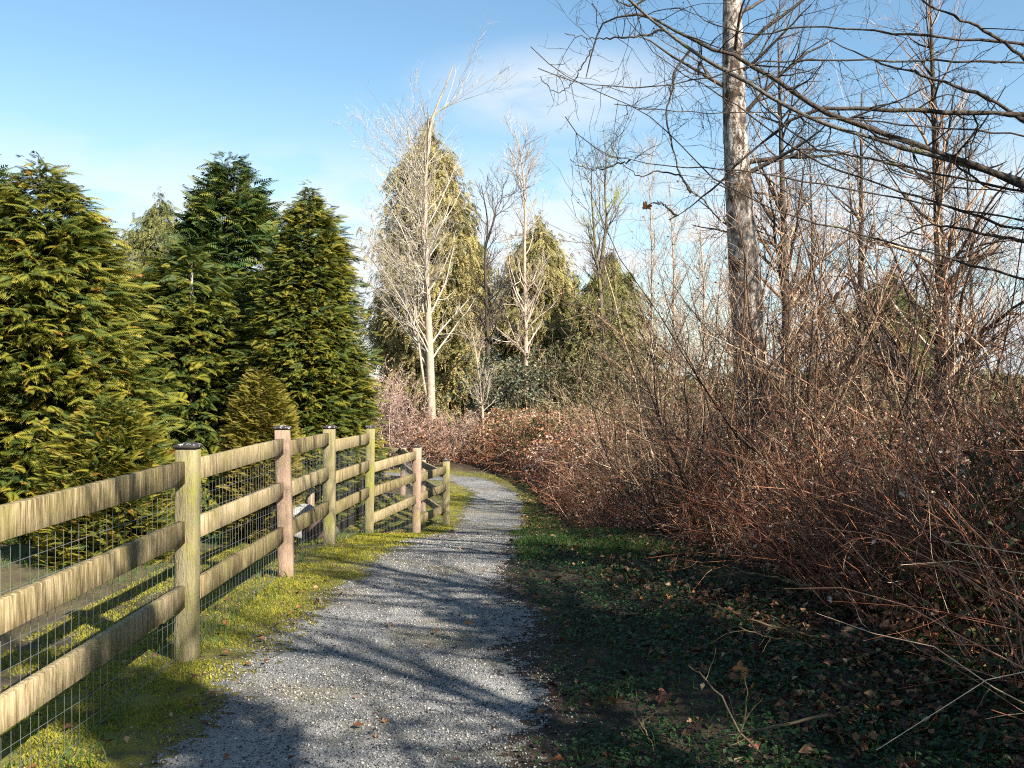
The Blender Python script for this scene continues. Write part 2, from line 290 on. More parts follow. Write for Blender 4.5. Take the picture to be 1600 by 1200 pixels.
# loose stones on the path
OV = np.array([(1, 0, 0), (-1, 0, 0), (0, 1, 0), (0, -1, 0), (0, 0, 1), (0, 0, -1)], float)
OT = np.array([(0, 2, 4), (2, 1, 4), (1, 3, 4), (3, 0, 4), (2, 0, 5), (1, 2, 5), (3, 1, 5), (0, 3, 5)])
def stones(x, y, smin, smax, lift=0.003, tone=None):
    n = len(x); s = smin + (smax - smin) * rng.random(n) ** 2.2
    V = OV[None] * (s[:, None] * (0.6 + 0.7 * rng.random((n, 3))))[:, None, :] * np.array([1, 1, .75])
    V = V + (rng.random((n, 6, 3)) - .5) * s[:, None, None] * .6
    th = rng.random(n) * 6.283; c, sn = np.cos(th)[:, None], np.sin(th)[:, None]
    V = np.stack([V[..., 0] * c - V[..., 1] * sn, V[..., 0] * sn + V[..., 1] * c, V[..., 2]], -1)
    V += np.stack([x, y, gz(x, y) + lift + s * .2], -1)[:, None, :]
    T = (OT[None] + (np.arange(n) * 6)[:, None, None]).reshape(-1, 3)
    b = Buf(); b.add(V.reshape(-1, 3), tris=T, a=np.repeat(rng.random(n) if tone is None else tone, 6)); return b
pm = lambda x, y: np.clip(1 - (pdist(x, y) + 0.55 * (fbm(x * 2.2, y * 2.2, 5, 11) - .5)) / .45 - .45, 0, 1) ** 1.5 * np.clip(.25 + 1.2 * fbm(x * 1.4 + .3 * y, y * .7, 3, 19), 0, 1)
sx_, sy_ = scatter(330000, -2.6, 1.6, 2.5, 26, pm, 1.0)
tag(stones(sx_, sy_, .0028, .0085).build('gravel', M['pebble']), 'loose grey crushed stones strewn over the footpath', 'gravel', kind='stuff')

# blades: moss, grass
def blades(x, y, h0, h1, w, lean, tone, lift=0.0, seg=1):
    n = len(x); h = h0 + (h1 - h0) * rng.random(n); th = rng.random(n) * 6.283; ld = rng.random(n) * 6.283
    c = np.stack([x, y, gz(x, y) + lift], -1); sd_ = np.stack([np.cos(th), np.sin(th), th * 0], -1) * (w * (.6 + .8 * rng.random(n)))[:, None]
    ln = (lean * rng.random(n) * h)[:, None] * np.stack([np.cos(ld), np.sin(ld), ld * 0], -1); upv = np.stack([h * 0, h * 0, h], -1)
    b = Buf()
    if seg == 1:
        V = np.stack([c - sd_, c + sd_, c + upv + ln], 1); T = np.arange(n * 3).reshape(-1, 3); b.add(V.reshape(-1, 3), tris=T, a=np.repeat(tone, 3))
    else:
        mid = c + upv * .6 + ln * .35
        V = np.stack([c - sd_, c + sd_, mid + sd_ * .7, mid - sd_ * .7, c + upv + ln], 1); k = (np.arange(n) * 5)[:, None]
        b.add(V.reshape(-1, 3), tris=k + np.array([[3, 2, 4]]), quads=k + np.array([[0, 1, 2, 3]]), a=np.repeat(tone, 5))
    return b
def moss_mask(x, y):
    d = pdist(x, y) + 0.55 * (fbm(x * 2.2, y * 2.2, 5, 11) - 0.5); e = np.clip((d + .02) / .12, 0, 1)
    patch = np.clip((fbm(x * 2.6, y * 2.6, 4, 41) - 0.36) / .12, 0, 1)
    return e * patch * np.where(x < -.5 + .3 * (vn(x * 3, y * 3, 4) - .5), 1.0, .0 + .7 * np.clip((y - 11) / 3, 0, 1) * np.clip(1.3 - x, 0, 1)) * (x > -3.2) + 0.35 * (d < 0) * np.clip(1 + d * 7, 0, 1) * patch * ((x < -.5) | (y > 12))
x, y = scatter(330000, -3.2, 1.2, 3.0, 24, moss_mask, 0.8)
tone = np.clip(0.30 + 0.5 * fbm(x * 3, y * 3, 3, 51) + 0.35 * (rng.random(len(x)) - .5), 0, 1)
tag(blades(x, y, .008, .022, .0045, 1.2, tone, .004).build('moss', M['moss']), 'yellow green moss covering the verge beside the fence', 'moss', kind='stuff')
FP = [(-1.92, 3.3), (-1.93, 5.7), (-1.92, 8.1), (-1.96, 10.3), (-1.92, 12.95), (-1.53, 15.4), (-1.21, 17.7), (-1.9, 20.4), (-2.72, 24.0)]
def fence_d(x, y):
    best = np.full(x.shape, 1e9)
    for a, b in zip(FP[:-1], FP[1:]):
        dx, dy = b[0] - a[0], b[1] - a[1]; t = np.clip(((x - a[0]) * dx + (y - a[1]) * dy) / (dx * dx + dy * dy), 0, 1)
        best = np.minimum(best, np.hypot(x - a[0] - t * dx, y - a[1] - t * dy))
    return best
gm = lambda x, y: np.clip(.95 - fence_d(x, y) * 4.5, 0, 1) * np.clip((fbm(x * 1.8, y * 1.8, 3, 61) - .3) * 3, 0, 1) + (0.55 * (x < -2.1) + 0.3 * (x > .1) * (pdist(x, y) > .1)) * np.clip((fbm(x * 1.3, y * 1.3, 3, 63) - .35) * 4, 0, 1)
x, y = scatter(150000, -6.5, 3.0, 3.0, 27, gm, 0.5)
tone = np.clip(0.2 + 0.5 * fbm(x * 2, y * 2, 3, 52) + 0.5 * (rng.random(len(x)) - .35) ** 3, 0, 1)
x2, y2 = scatter(80000, -.5, 1.6, 9.0, 24, lambda x, y: (x > -.3) * np.clip((pdist(x, y) + .55 * (fbm(x * 2.2, y * 2.2, 5, 11) - .5)) / .2, 0, 1) * np.clip((edge(y) - .05 - x) / .25, 0, 1) * np.clip((fbm(x * 2.3, y * 2.3, 3, 64) - .34) * 6, 0, 1), .3)
x = np.r_[x, x2]; y = np.r_[y, y2]; tone = np.r_[tone, np.clip(.5 + .5 * vn(x2 * 3, y2 * 3, 8) - .2 * rng.random(len(x2)), 0, .88)]  # right verge strip given lighter tones so that it looks sunlit
tag(blades(x, y, .02, .09, .003, .9, tone, 0, 2).build('grass', M['grass']), 'short green grass at the fence foot and beside the path', 'grass', kind='stuff')

# small leaves lying or growing on the ground
def leafquads(c, s, tone, tilt=0.5, cup=0.3):
    """one bent four-cornered leaf per point"""
    n = len(c); th = rng.random(n) * 6.283; nrmv = nrm(np.stack([rng.normal(size=n) * tilt, rng.normal(size=n) * tilt, np.ones(n)], -1))
    a = np.stack([np.cos(th), np.sin(th), th * 0], -1); a = nrm(a - (a * nrmv).sum(1, keepdims=True) * nrmv); b_ = np.cross(nrmv, a); s = s[:, None]
    V = np.stack([c - a * s, c + b_ * s * .62 + nrmv * s * cup * (rng.random((n, 1)) + .3), c + a * s * 1.15, c - b_ * s * .62 + nrmv * s * cup * (rng.random((n, 1)) + .3)], 1)
    return V.reshape(-1, 3), (np.arange(n) * 4)[:, None] + np.array([[0, 1, 2, 3]]), np.repeat(tone, 4)
def cover(n, x0, x1, y0, y1, mask, s0, s1, lift, near, name, m, label, cat, tf, tilt, cup=.3):
    x, y = scatter(n, x0, x1, y0, y1, mask, near); c = np.stack([x, y, gz(x, y) + lift[0] + (lift[1] - lift[0]) * rng.random(len(x))], -1)
    V, Q, A = leafquads(c, s0 + (s1 - s0) * rng.random(len(x)) ** 1.5, np.clip(tf(x, y), 0, 1), tilt, cup)
    b = Buf(); b.add(V.reshape(-1, 3), tris=np.concatenate([Q[:, [0, 1, 2]], Q[:, [0, 2, 3]]]), a=A); return tag(b.build(name, m), label, cat, kind='stuff')
cm = lambda x, y: np.clip((pdist(x, y) + 0.55 * (fbm(x * 2.2, y * 2.2, 5, 11) - .5)) / .3, 0, 1) * (x > -.35) * np.clip((fbm(x * 2.1, y * 2.1, 3, 71) - .22) * 4, .15, 1) * np.clip(1.3 - (x - edge(y)), .1, 1)
cover(190000, -.4, 4.2, 2.6, 22, cm, .006, .021, (.004, .06), .8, 'ground_cover', M['clover'], 'low dark green leafy weeds on the right verge', 'weeds', lambda x, y: .2 + .5 * fbm(x * 3, y * 3, 3, 72) + .3 * (rng.random(len(x)) - .5), .45)
lm = lambda x, y: np.clip((x - edge(y) + 1.5) / 1.1, 0.05, 1) * np.clip((pdist(x, y) + .1) / .3, 0.02, 1) * (x > -.2) * np.clip((fbm(x * 1.7, y * 1.7, 3, 81) - .25) * 4, .1, 1)
cover(130000, -.5, 6.5, 2.6, 24, lm, .010, .042, (.008, .05), .5, 'leaf_litter', M['litter'], 'brown and orange dead leaves under the thicket', 'leaf litter', lambda x, y: rng.random(len(x)) ** 1.3, .5, .5)
lm2 = lambda x, y: (np.abs(fence_d(x, y)) < .5) * .25 + .6 * (pdist(x, y) < .6) * .12 + .7 * (y > 23.5) * (pdist(x, y) > .1)
cover(16000, -5, 2.0, 3.2, 33, lm2, .008, .03, (.012, .03), .3, 'scattered_leaves', M['litter'], 'few dry leaf scraps scattered on path and moss', 'dry leaves', lambda x, y: .3 + .7 * rng.random(len(x)), .4, .5)

# ------------------------------------------------------------------ fence
def box_buf(b, c, ax, ay, az, hx, hy, hz, a=0.5, bev=0.006, seg=1):
    """box with bevelled long edges; ax, ay, az are unit axes, az is the long one"""
    prof = [(-hx + bev, -hy), (hx - bev, -hy), (hx, -hy + bev), (hx, hy - bev), (hx - bev, hy), (-hx + bev, hy), (-hx, hy - bev), (-hx, -hy + bev)]
    n = seg + 1; V = []
    for k in range(n):
        t = -hz + 2 * hz * k / seg
        for (u, v) in prof: V.append(np.array(c) + ax * u + ay * v + az * t)
    Q = [(k * 8 + i, k * 8 + (i + 1) % 8, (k + 1) * 8 + (i + 1) % 8, (k + 1) * 8 + i) for k in range(seg) for i in range(8)]
    T = []
    for base, fl in ((0, 1), (seg * 8, 0)):
        for i in range(1, 7): T.append((base, base + i + 1, base + i) if fl else (base, base + i, base + i + 1))
    b.add(np.array(V), tris=T, quads=Q, a=a)
fence = thing('wooden_fence', 'weathered three rail wooden fence with wire mesh and dark capped posts beside the path', 'fence', (-1.92, 8.1, 0))
FL = np.array((-1.92, 8.1, 0.0))
posts = [  # x, y, base, top
    (-1.92, 3.3, -.05, 1.26), (-1.93, 5.7, -.05, 1.25), (-1.92, 8.1, -.01, 1.235), (-1.96, 10.3, -.12, 1.125), (-1.92, 12.95, -.45, .99), (-1.53, 15.4, -.90, .555), (-1.21, 17.7, -1.09, .135),
    (-1.9, 20.4, -1.24, -.07), (-2.72, 24.0, -1.28, -.07), (-4.6, 25.6, -1.3, -.07), (-6.9, 26.4, -1.3, -.07)]
rails = [[(1.12, 1.11), (.77, .76), (.40, .38)], [(1.11, 1.092), (.75, .725), (.37, .352)], [(1.06, 1.014), (.70, .65), (.358, .283)], [(.925, .85), (.57, .487), (.225, .133)],
         [(.439, .428), (.107, .079), (-.255, -.28)], [(.038, -.023), (-.28, -.348), (-.63, -.73)], [(-.13, -.17), (-.49, -.52), (-.85, -.87)], [(-.17, -.17), (-.52, -.52), (-.87, -.87)], [(-.17, -.17), (-.52, -.52), (-.87, -.87)], [(-.17, -.17), (-.52, -.52), (-.87, -.87)]]
r2 = random.Random(4)
for i, (x, y, b0, t0) in enumerate(posts):
    b = Buf(); rot = R_(r2.uniform(-4, 4) + (4 if i < 5 else -8)); ax = np.array((math.cos(rot), math.sin(rot), 0)); ay = np.array((-math.sin(rot), math.cos(rot), 0))
    lean = np.array((r2.uniform(-.012, .012) - (.02 if i == 2 else -.008), r2.uniform(-.01, .01), 1.0)); lean /= np.linalg.norm(lean)
    w = 0.060
    b0g = min(b0, float(gz(x, y))) - .12; hz = (t0 - b0g) / 2; cz = (t0 + b0g) / 2
    box_buf(b, np.array((x, y, cz)) - FL, ax, ay, lean, w, w, hz, a=.5 + r2.uniform(-.08, .08), bev=.008, seg=6)
    po = b.build('post', M['post_wood'] if i in (2, 5, 7, 8) else M['post_green'], fence)
    c = Buf(); top = np.array((x, y, cz)) + lean * hz - FL; z = np.array((0, 0, 1.0))
    box_buf(c, top + z * .012, ax, ay, z, w + .009, w + .009, .009, a=.4, bev=.006)
    n0 = [top + z * .0212 + ax * u * (w + .006) + ay * v * (w + .006) for u, v in ((-1, -1), (1, -1), (1, 1), (-1, 1))]; n1 = [top + z * .034 + ax * u * .022 + ay * v * .022 for u, v in ((-1, -1), (1, -1), (1, 1), (-1, 1))]
    c.add(np.array(n0 + n1), quads=[(0, 1, 5, 4), (1, 2, 6, 5), (2, 3, 7, 6), (3, 0, 4, 7), (4, 5, 6, 7)], a=.5)
    c.build('post_cap', M['cap'], po)
for i, tr in enumerate(rails):
    p, q = posts[i], posts[i + 1]; dx, dy = q[0] - p[0], q[1] - p[1]; ll = math.hypot(dx, dy); d = np.array((dx / ll, dy / ll, 0)); n = np.array((dy / ll, -dx / ll, 0))
    if n[0] < 0: n = -n
    for (za, zb) in tr:
        b = Buf(); A = np.array((p[0], p[1], za)) + d * .045 - n * .015; B = np.array((q[0], q[1], zb)) - d * .045 - n * .015
        v = B - A; L_ = np.linalg.norm(v); az = v / L_; up = np.cross(az, n); up /= np.linalg.norm(up); up = up * (1 if up[2] > 0 else -1)
        box_buf(b, (A + B) / 2 - FL, n, up, az, .020, .066, L_ / 2, a=.5 + r2.uniform(-.12, .12), bev=.003, seg=4)
        ro = b.build('rail', M['rail_wood'], fence)
        for e, sgn in ((A, 1), (B, -1)):
            for u in (-.032, .032):
                if i > 5: continue
                c_ = e - FL + az * sgn * (.055 + .012 * abs(u) / .032) + up * u + n * .0205; th = np.arange(6) * np.pi / 3
                V_ = [c_ + n * .0022] + [c_ + (up * math.cos(q_) + az * math.sin(q_)) * .0055 for q_ in th]; nb_ = Buf(); nb_.add(V_, tris=[(0, 1 + j, 1 + (j + 1) % 6) for j in range(6)], a=.3); nb_.build('nail_head', M['cap'], ro)
    # welded mesh stapled on the field side of the rails
    b = Buf(); A = np.array((p[0], p[1], 0.)) - n * .040; nv = int(ll / .075); zt0, zt1 = tr[0][0] + .03, tr[0][1] + .03
    P = []; 
    for k in range(1, nv):
        t = k / nv; o = A + d * ll * t; zt = zt0 + (zt1 - zt0) * t; zg = float(gz(o[0], o[1])) - .01
        P.append([(o[0], o[1], zg), (o[0] + r2.uniform(-.004, .004), o[1], (zt + zg) / 2), (o[0], o[1], zt)])
    tubes(b, np.array(P) - FL, np.full((len(P), 3), .0013), 3)
    nh = int((tr[0][0] - min(p[2], q[2])) / .10); P = []
    for k in range(nh + 1):
        row = []
        for j in range(7):
            t = .02 + .96 * j / 6; o = A + d * ll * t; zt = zt0 + (zt1 - zt0) * t; zg = float(gz(o[0], o[1])) + .02; row.append((o[0], o[1], max(zg, zt - k * .10 * (1 + .02 * j)))) 
        P.append(row)
    tubes(b, np.array(P) - FL, np.full((len(P), 7), .0013), 3)
    b.build('wire_mesh', M['wire'], fence)

# ------------------------------------------------------------------ conifers
def spray_template(m=8, wide=.36, droop=.35, leaf=.075):
    V = []; Q = []
    def kite(p, d, l, w):
        p = np.array(p, float); d = np.array(d, float); d /= np.linalg.norm(d); s = np.cross(d, (0, 0, 1)); s /= np.linalg.norm(s); k = len(V)
        V.extend([p, p + d * l * .45 + s * w, p + d * l - np.array((0, 0, .12 * l)), p + d * l * .45 - s * w]); Q.append((k, k + 1, k + 2, k + 3))
    for i in range(m):
        t = .08 + .84 * i / (m - 1); z = -droop * t * t
        for sg in (-1, 1): kite((t, 0, z), (.75, sg * .8, -.30 - .2 * t), wide * (1.05 - t) + .10, leaf * (1.1 - .4 * t))
    kite((.86, 0, -droop * .74), (1, 0, -2 * droop * .9), .3, leaf * .8)
    return np.array(V), np.array(Q)
def place_sprays(buf, tmpl, P, F, s, tone, rng, roll=.5):
    """copies of the spray template at P, pointing along F"""
    V, Q = tmpl; n = len(P); F = nrm(F); up = np.array([0, 0, 1.0]) + rng.normal(size=(n, 3)) * roll
    B = nrm(np.cross(up, F)); U = np.cross(F, B)
    W = P[:, None, :] + s[:, None, None] * (V[None, :, 0:1] * F[:, None] + V[None, :, 1:2] * B[:, None] + V[None, :, 2:3] * U[:, None])
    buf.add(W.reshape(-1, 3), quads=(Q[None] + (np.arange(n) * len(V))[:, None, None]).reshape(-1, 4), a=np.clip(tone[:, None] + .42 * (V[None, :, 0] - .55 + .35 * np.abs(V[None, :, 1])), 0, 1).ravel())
def conifer(name, label, cat, base, H, prof, m, seed, nshelf, nspray, size, tmpl, tilt=(.1, -.5), slope=.15, lobe=.3, spread=.3, group=None, lean=(0, 0), trunk_r=.1, hmin=.0, tmean=.5, inner=.45, bark='bark_dark', gap=.0, ropes=0.0):
    """prof: list of (height fraction, radius)"""
    rng = np.random.default_rng(seed); t = thing(name, label, cat, base, group)
    K = 12; zz = np.linspace(0, 1, K); tp = np.stack([lean[0] * zz, lean[1] * zz, -.15 + zz * H * .98], -1)
    b = Buf(); tubes(b, tp, trunk_r * (1.03 - zz) ** .8 + .004, 8); b.build('trunk', M[bark], t, smooth=True)
    ph, pr = zip(*prof); hh = np.linspace(0, 1, 400); wgt = np.interp(hh, ph, pr) + .06; wgt[hh < hmin] = 0; cdf = np.cumsum(wgt) / wgt.sum()
    h = np.interp(rng.random(nshelf), cdf, hh); phi = rng.random(nshelf) * 2 * np.pi
    lob = 1 - lobe * (1 - vn(phi * 2.6 + 30, h * H * 1.1 + 5, seed)) - lobe * .8 * rng.random(nshelf)
    keep = vn(phi * 2.2, h * H * 1.4, seed + 9) > gap; h, phi, lob = h[keep], phi[keep], lob[keep]; ns = len(h)
    Rr = np.interp(h, ph, pr) * lob; st = rng.random(ns)
    d = nrm(np.stack([np.cos(phi), np.sin(phi), np.full(ns, slope) + .15 * rng.normal(size=ns)], -1))
    c0 = np.stack([lean[0] * h, lean[1] * h, h * H], -1)
    k = np.repeat(np.arange(ns), nspray); n = len(k)
    f = inner + (1 - inner) * rng.random(n) ** .6
    lat = np.stack([-np.sin(phi), np.cos(phi), phi * 0], -1)
    off = rng.normal(size=n) * spread * .5 * (.4 + f)
    P = c0[k] + d[k] * (Rr[k] * f)[:, None] + lat[k] * (off * np.minimum(1, Rr[k] + .2))[:, None]
    P[:, 2] -= .10 * f ** 2 * Rr[k] + rng.normal(size=n) * size[0] * .55
    yaw = rng.normal(size=n) * .55 + np.sign(off) * .3
    F = nrm(d[k] * np.array([1, 1, 0])) * np.cos(yaw)[:, None] + lat[k] * np.sin(yaw)[:, None]
    F[:, 2] = tilt[0] + (tilt[1] - tilt[0]) * rng.random(n)
    s = size[0] + (size[1] - size[0]) * rng.random(n); s = s * np.clip(.55 + Rr[k] * .9, .5, 1)
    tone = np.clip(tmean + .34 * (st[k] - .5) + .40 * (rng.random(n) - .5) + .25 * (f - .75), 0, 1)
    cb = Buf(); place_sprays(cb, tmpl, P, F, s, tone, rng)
    # the leader: a thin ragged top
    nl = 26; hz = H * (.90 + .12 * np.linspace(0, 1, nl)); ph2 = rng.random(nl) * 6.283
    place_sprays(cb, tmpl, np.stack([lean[0] + 0 * hz, lean[1] + 0 * hz, hz], -1) + rng.normal(size=(nl, 3)) * .03, np.stack([np.cos(ph2), np.sin(ph2), .2 + rng.random(nl) * 1.2], -1), np.full(nl, size[0] * .8), rng.random(nl) * .6, rng)
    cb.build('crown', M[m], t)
    return t
TS = spray_template(11, .34, .25, .034)
TD = spray_template(6, .30, .6, .06)
TN = spray_template(7, .5, .15, .05)
def gbase(x, y): return (x, y, float(gz(x, y)))
cprof = [(0, 1.30), (.2, 1.33), (.36, 1.22), (.55, 1.0), (.72, .80), (.81, .66), (.91, .40), (1, .04)]
D0 = 14.4; X0 = (482 - 800) / FPX * D0
def top_h(y, D, base): return CAMZ - (y - HY) / FPX * D - base
CY = dict(tmpl=TS, tilt=(.45, -.25), slope=.30, lobe=.42, spread=.42, bark='bark_grey')
conifer('cypress_tree', 'broad bright green cypress with layered feathery sprays right behind the fence', 'conifer', gbase(X0, D0), top_h(298, D0, gbase(X0, D0)[2]), cprof, 'cypress', 11, 2300, 18, (.10, .215), tmean=.46, trunk_r=.09, gap=.16, **CY)
conifer('pine_tree', 'tall dark pine cut by the left edge behind the cypress', 'conifer', gbase((360 - 800) / FPX * 17.2, 17.2), 6.6, [(0, 1.7), (.3, 1.7), (.6, 1.45), (.8, 1.0), (.92, .6), (1, .1)], 'pine', 12, 620, 17, (.20, .38), TN, (.6, -.3), .3, .4, .35, tmean=.5, trunk_r=.14, gap=.2)
conifer('arborvitae', 'rounded yellow green clipped arborvitae behind the fence at the left edge', 'conifer', gbase(-2.95, 11.3), 1.98, [(0, .40), (.3, .47), (.6, .45), (.82, .36), (.95, .2), (1, .08)], 'thuja', 13, 1100, 9, (.07, .14), TS, (1.0, .1), .1, .14, .12, tmean=.6, trunk_r=.05)
cp2 = [(a, r * 1.5) for a, r in cprof]
conifer('cypress_tree', 'green cypress standing beside the arborvitae behind the near fence panels', 'conifer', gbase(-6.0, 12.2), 4.7, cp2, 'cypress', 14, 1300, 14, (.17, .32), tmean=.5, gap=.18, **CY)
conifer('pine_tree', 'pine furthest left behind the first fence panels', 'conifer', gbase(-8.6, 15.5), 6.2, [(0, 2.1), (.3, 2.0), (.6, 1.4), (.85, .75), (1, .08)], 'pine', 15, 600, 15, (.22, .40), TN, (.6, -.3), .3, .4, .3, tmean=.45, trunk_r=.14, gap=.2)
conifer('cypress_tree', 'cypress filling the gap between the broad cypress and the one beside it', 'conifer', gbase(-5.0, 15.0), 4.6, cp2, 'cypress', 17, 900, 13, (.17, .32), tmean=.42, gap=.18, **CY)
conifer('arborvitae', 'low green arborvitae close behind the nearest fence panel', 'conifer', gbase(-3.9, 9.3), 1.55, [(0, .62), (.3, .70), (.6, .62), (.82, .4), (.95, .2), (1, .06)], 'cypress', 16, 900, 9, (.09, .17), TS, (1.0, .1), .1, .14, .12, tmean=.55, trunk_r=.05)
# far cedars
def at(pxx, D): return (pxx - 800) / FPX * D
def far_conifer(name, label, pxx, ytop, D, wpx, m, seed, ns, tm, tmpl=TD, gap=.25, prof=None, size=(.26, .6), lean=0):
    x = at(pxx, D); b = gbase(x, D); H = CAMZ - (ytop - HY) / FPX * D - b[2]; w = wpx / FPX * D / 2
    prof = prof or [(0, .85), (.15, .95), (.35, 1.0), (.55, .93), (.66, .84), (.75, .70), (.81, .52), (.87, .32), (.93, .14), (1, .02)]
    return conifer(name, label, 'conifer', b, H, [(a, r * w * 1.50) for a, r in prof], m, seed, ns, 20, size, tmpl, (.0, -1.5), .12, .55, .9, trunk_r=.22, tmean=tm, inner=.35, gap=gap, lean=(lean, 0))
far_conifer('cedar_tree', 'tallest olive brown cedar with hanging sprays right behind the pale bare tree', 668, 188, 46, 186, 'cedar', 21, 2300, .70, gap=.40)
far_conifer('cedar_tree', 'medium cedar standing behind the thin pink barked bare tree', 843, 335, 50, 140, 'cedar', 22, 1300, .58, gap=.42)
far_conifer('cedar_tree', 'smaller dark cedar behind the forked mossy tree', 955, 395, 46, 120, 'cedar_green', 23, 1400, .60, gap=.30)
far_conifer('cedar_tree', 'narrow dark green cedar squeezed between the tallest cedar and the medium cedar', 742, 335, 52, 46, 'cedar', 24, 420, .34, gap=.15)
far_conifer('cedar_tree', 'distant cedar rising above the far left field hedge', 250, 300, 60, 190, 'cedar_green', 25, 900, .45, gap=.15)
far_conifer('cedar_tree', 'distant cedar half hidden by the right thicket', 1390, 420, 55, 150, 'cedar_green', 26, 700, .4, gap=.2)

# ------------------------------------------------------------------ bare trees
def bare_tree(name, label, base, pts, r0, bark, seed, l1=(40, 1.2, 2.6, (30, 55), .5), l2=(160, .5, 1.2), l3=(500, .25, .6), t0=.3, group=None, rmin=.004, extra=None, twig_mat=None, cat='tree', bias=None, sides=10, sides2=4, r1=.5, knots=.03):
    """pts: trunk points in world space; l1: count, min and max length, angle, tropism"""
    rng = np.random.default_rng(seed); t = thing(name, label, cat, base, group); B = np.array(base)
    P = resample(pts, 22); r = r0 * (1 - .88 * np.linspace(0, 1, 22) ** 1.1); r[0] *= 1.25
    tk = [(P, r)]
    if extra:
        for e, er in extra: tk.append((resample(e, 22), er * (1 - .85 * np.linspace(0, 1, 22))))
    b = Buf()
    for p, rr in tk: tubes(b, p - B, rr * (1 + knots * np.random.default_rng(seed).normal(size=22)), sides, [.5])
    b.build('trunk', M[bark], t, smooth=True)
    PP = np.array([p for p, _ in tk]); RR = np.array([q for _, q in tk])
    c = Buf()
    A1, R1 = sprout(rng, PP, RR, l1[0], t0, .80 if seed == 31 else .98, l1[1], l1[2], l1[3], 9, l1[4], .15 if seed == 31 else .22, r1, rmin * 1.6, bias)
    tubes(c, A1 - B, R1, sides2, rng.random(len(A1)))
    A2, R2 = sprout(rng, A1, R1, l2[0], .2, .97, l2[1], l2[2], (22, 55), 7, l1[4] * .6, .3, .6, rmin)
    tubes(c, A2 - B, R2, 3, rng.random(len(A2)))
    if l3:
        A3, R3 = sprout(rng, A2, R2, l3[0], .15, 1, l3[1], l3[2], (20, 60), 5, l1[4] * .4, .3, .6, rmin * .75); tubes(c, A3 - B, R3, 3, rng.random(len(A3)))
    c.build('branches', M[twig_mat or bark], t)
    return t
def W3(lst, D): return [px(a, b, D) for a, b in lst]
def base_at(p): return (p[0], p[1], float(gz(p[0], p[1])))
D = 40.0
p = [(at(674, D), D, float(gz(0, D)) - .1)] + W3([(674, 640), (672, 560), (666, 430), (664, 330), (666, 250), (674, 180), (694, 145), (708, 105)], D)
e1 = W3([(672, 190), (690, 170), (715, 160), (745, 150)], D); e2 = W3([(664, 610), (655, 545), (648, 470), (650, 400), (655, 330), (660, 260)], D - .3)
e3 = W3([(668, 320), (655, 270), (640, 225), (636, 200)], D)
bare_tree('bare_tree', 'tall pale bare tree with fine upswept branches in front of the tallest cedar', base_at(p[0]), p, .20, 'bark_pale', 31, (185, 2.0, 5.4, (30, 50), .35), (1300, .6, 1.7), (2600, .3, .7), .2, rmin=.0056, twig_mat='pale_twig', extra=[(e1, .032), (e2, .055), (e3, .045)], bias=(-.6, -.25, 0), r1=.28)
D = 44.0
p = [(at(822, D), D, float(gz(0, D)) - .1)] + W3([(822, 600), (821, 480), (819, 400), (821, 330), (818, 270), (812, 235), (804, 205)], D)
e1 = W3([(820, 330), (812, 290), (803, 260)], D)
bare_tree('bare_tree', 'thin pink barked bare tree in front of the medium cedar', base_at(p[0]), p, .14, 'bark_pink', 32, (60, 1.2, 3.4, (28, 50), .8), (300, .6, 1.5), (800, .3, .8), .25, rmin=.009, extra=[(e1, .04)])
D = 36.0
p = [(at(944, D), D, float(gz(0, D)) - .1)] + W3([(942, 560), (938, 440), (930, 400), (927, 340), (923, 300), (925, 260)], D)
e1 = W3([(937, 430), (942, 390), (948, 350), (945, 300), (947, 250), (944, 225)], D)
bare_tree('bare_tree', 'bare tree forked into two stems patched with yellow moss', base_at(p[0]), p, .13, 'bark_moss', 33, (60, .8, 2.4, (25, 50), .9), (300, .5, 1.2), (700, .3, .7), .3, rmin=.008, extra=[(e1, .08)], r1=.5)
D = 42.0
p = [(at(762, D), D, float(gz(0, D)) - .1)] + W3([(762, 560), (760, 470), (757, 400), (764, 350), (758, 320), (752, 290)], D)
e1 = W3([(760, 380), (770, 350), (776, 320), (790, 305)], D)
bare_tree('bare_tree', 'dark crooked bare tree between the two larger cedars', base_at(p[0]), p, .14, 'bark_dark', 34, (44, 1.2, 3.0, (30, 60), .7), (220, .6, 1.4), (600, .3, .8), .3, rmin=.009, extra=[(e1, .06)])
D = 33.0
p = [(at(757, D), D, float(gz(0, D)) - .1)] + W3([(754, 640), (750, 600), (745, 560), (738, 520), (730, 490)], D)
bare_tree('bare_tree', 'slim white leaning sapling at the left end of the bramble bank', base_at(p[0]), p, .055, 'bark_pale', 35, (26, .6, 1.6, (30, 60), .6), (90, .3, .8), (200, .2, .4), .3, rmin=.007)
D = 30.0
for k, (q0, q1, q2, dd, lb) in enumerate([(1018, 1012, 230, 40, 'slender bare pole tree rising between the mossy fork and the big trunk'), (1052, 1046, 290, 44, 'second slender pole tree just left of the big trunk'),
                                     (1100, 1092, 330, 36, 'slender brown bare tree beside the big grey trunk'), (1268, 1262, 180, 30, 'bare tree just right of the big grey trunk'), (1520, 1500, 120, 34, 'bare tree at the far right behind the thicket')]):
    p = [(at(q0, dd), dd, float(gz(0, dd)) - .1)] + W3([(q0, 560), ((q0 + q1) / 2 + 4, (q2 + 560) / 2), (q1, q2)], dd)
    bare_tree('bare_tree', lb, base_at(p[0]), p, .075 + .01 * (k % 3), ['bark_pink', 'bark_pink', 'bark_pink', 'bark_dark', 'bark_dark'][k], 40 + k, (50, .9, 2.6, (22, 48), .9), (260, .5, 1.2), (700, .25, .7), .22, rmin=.007, group='slim bare trees behind the thicket')

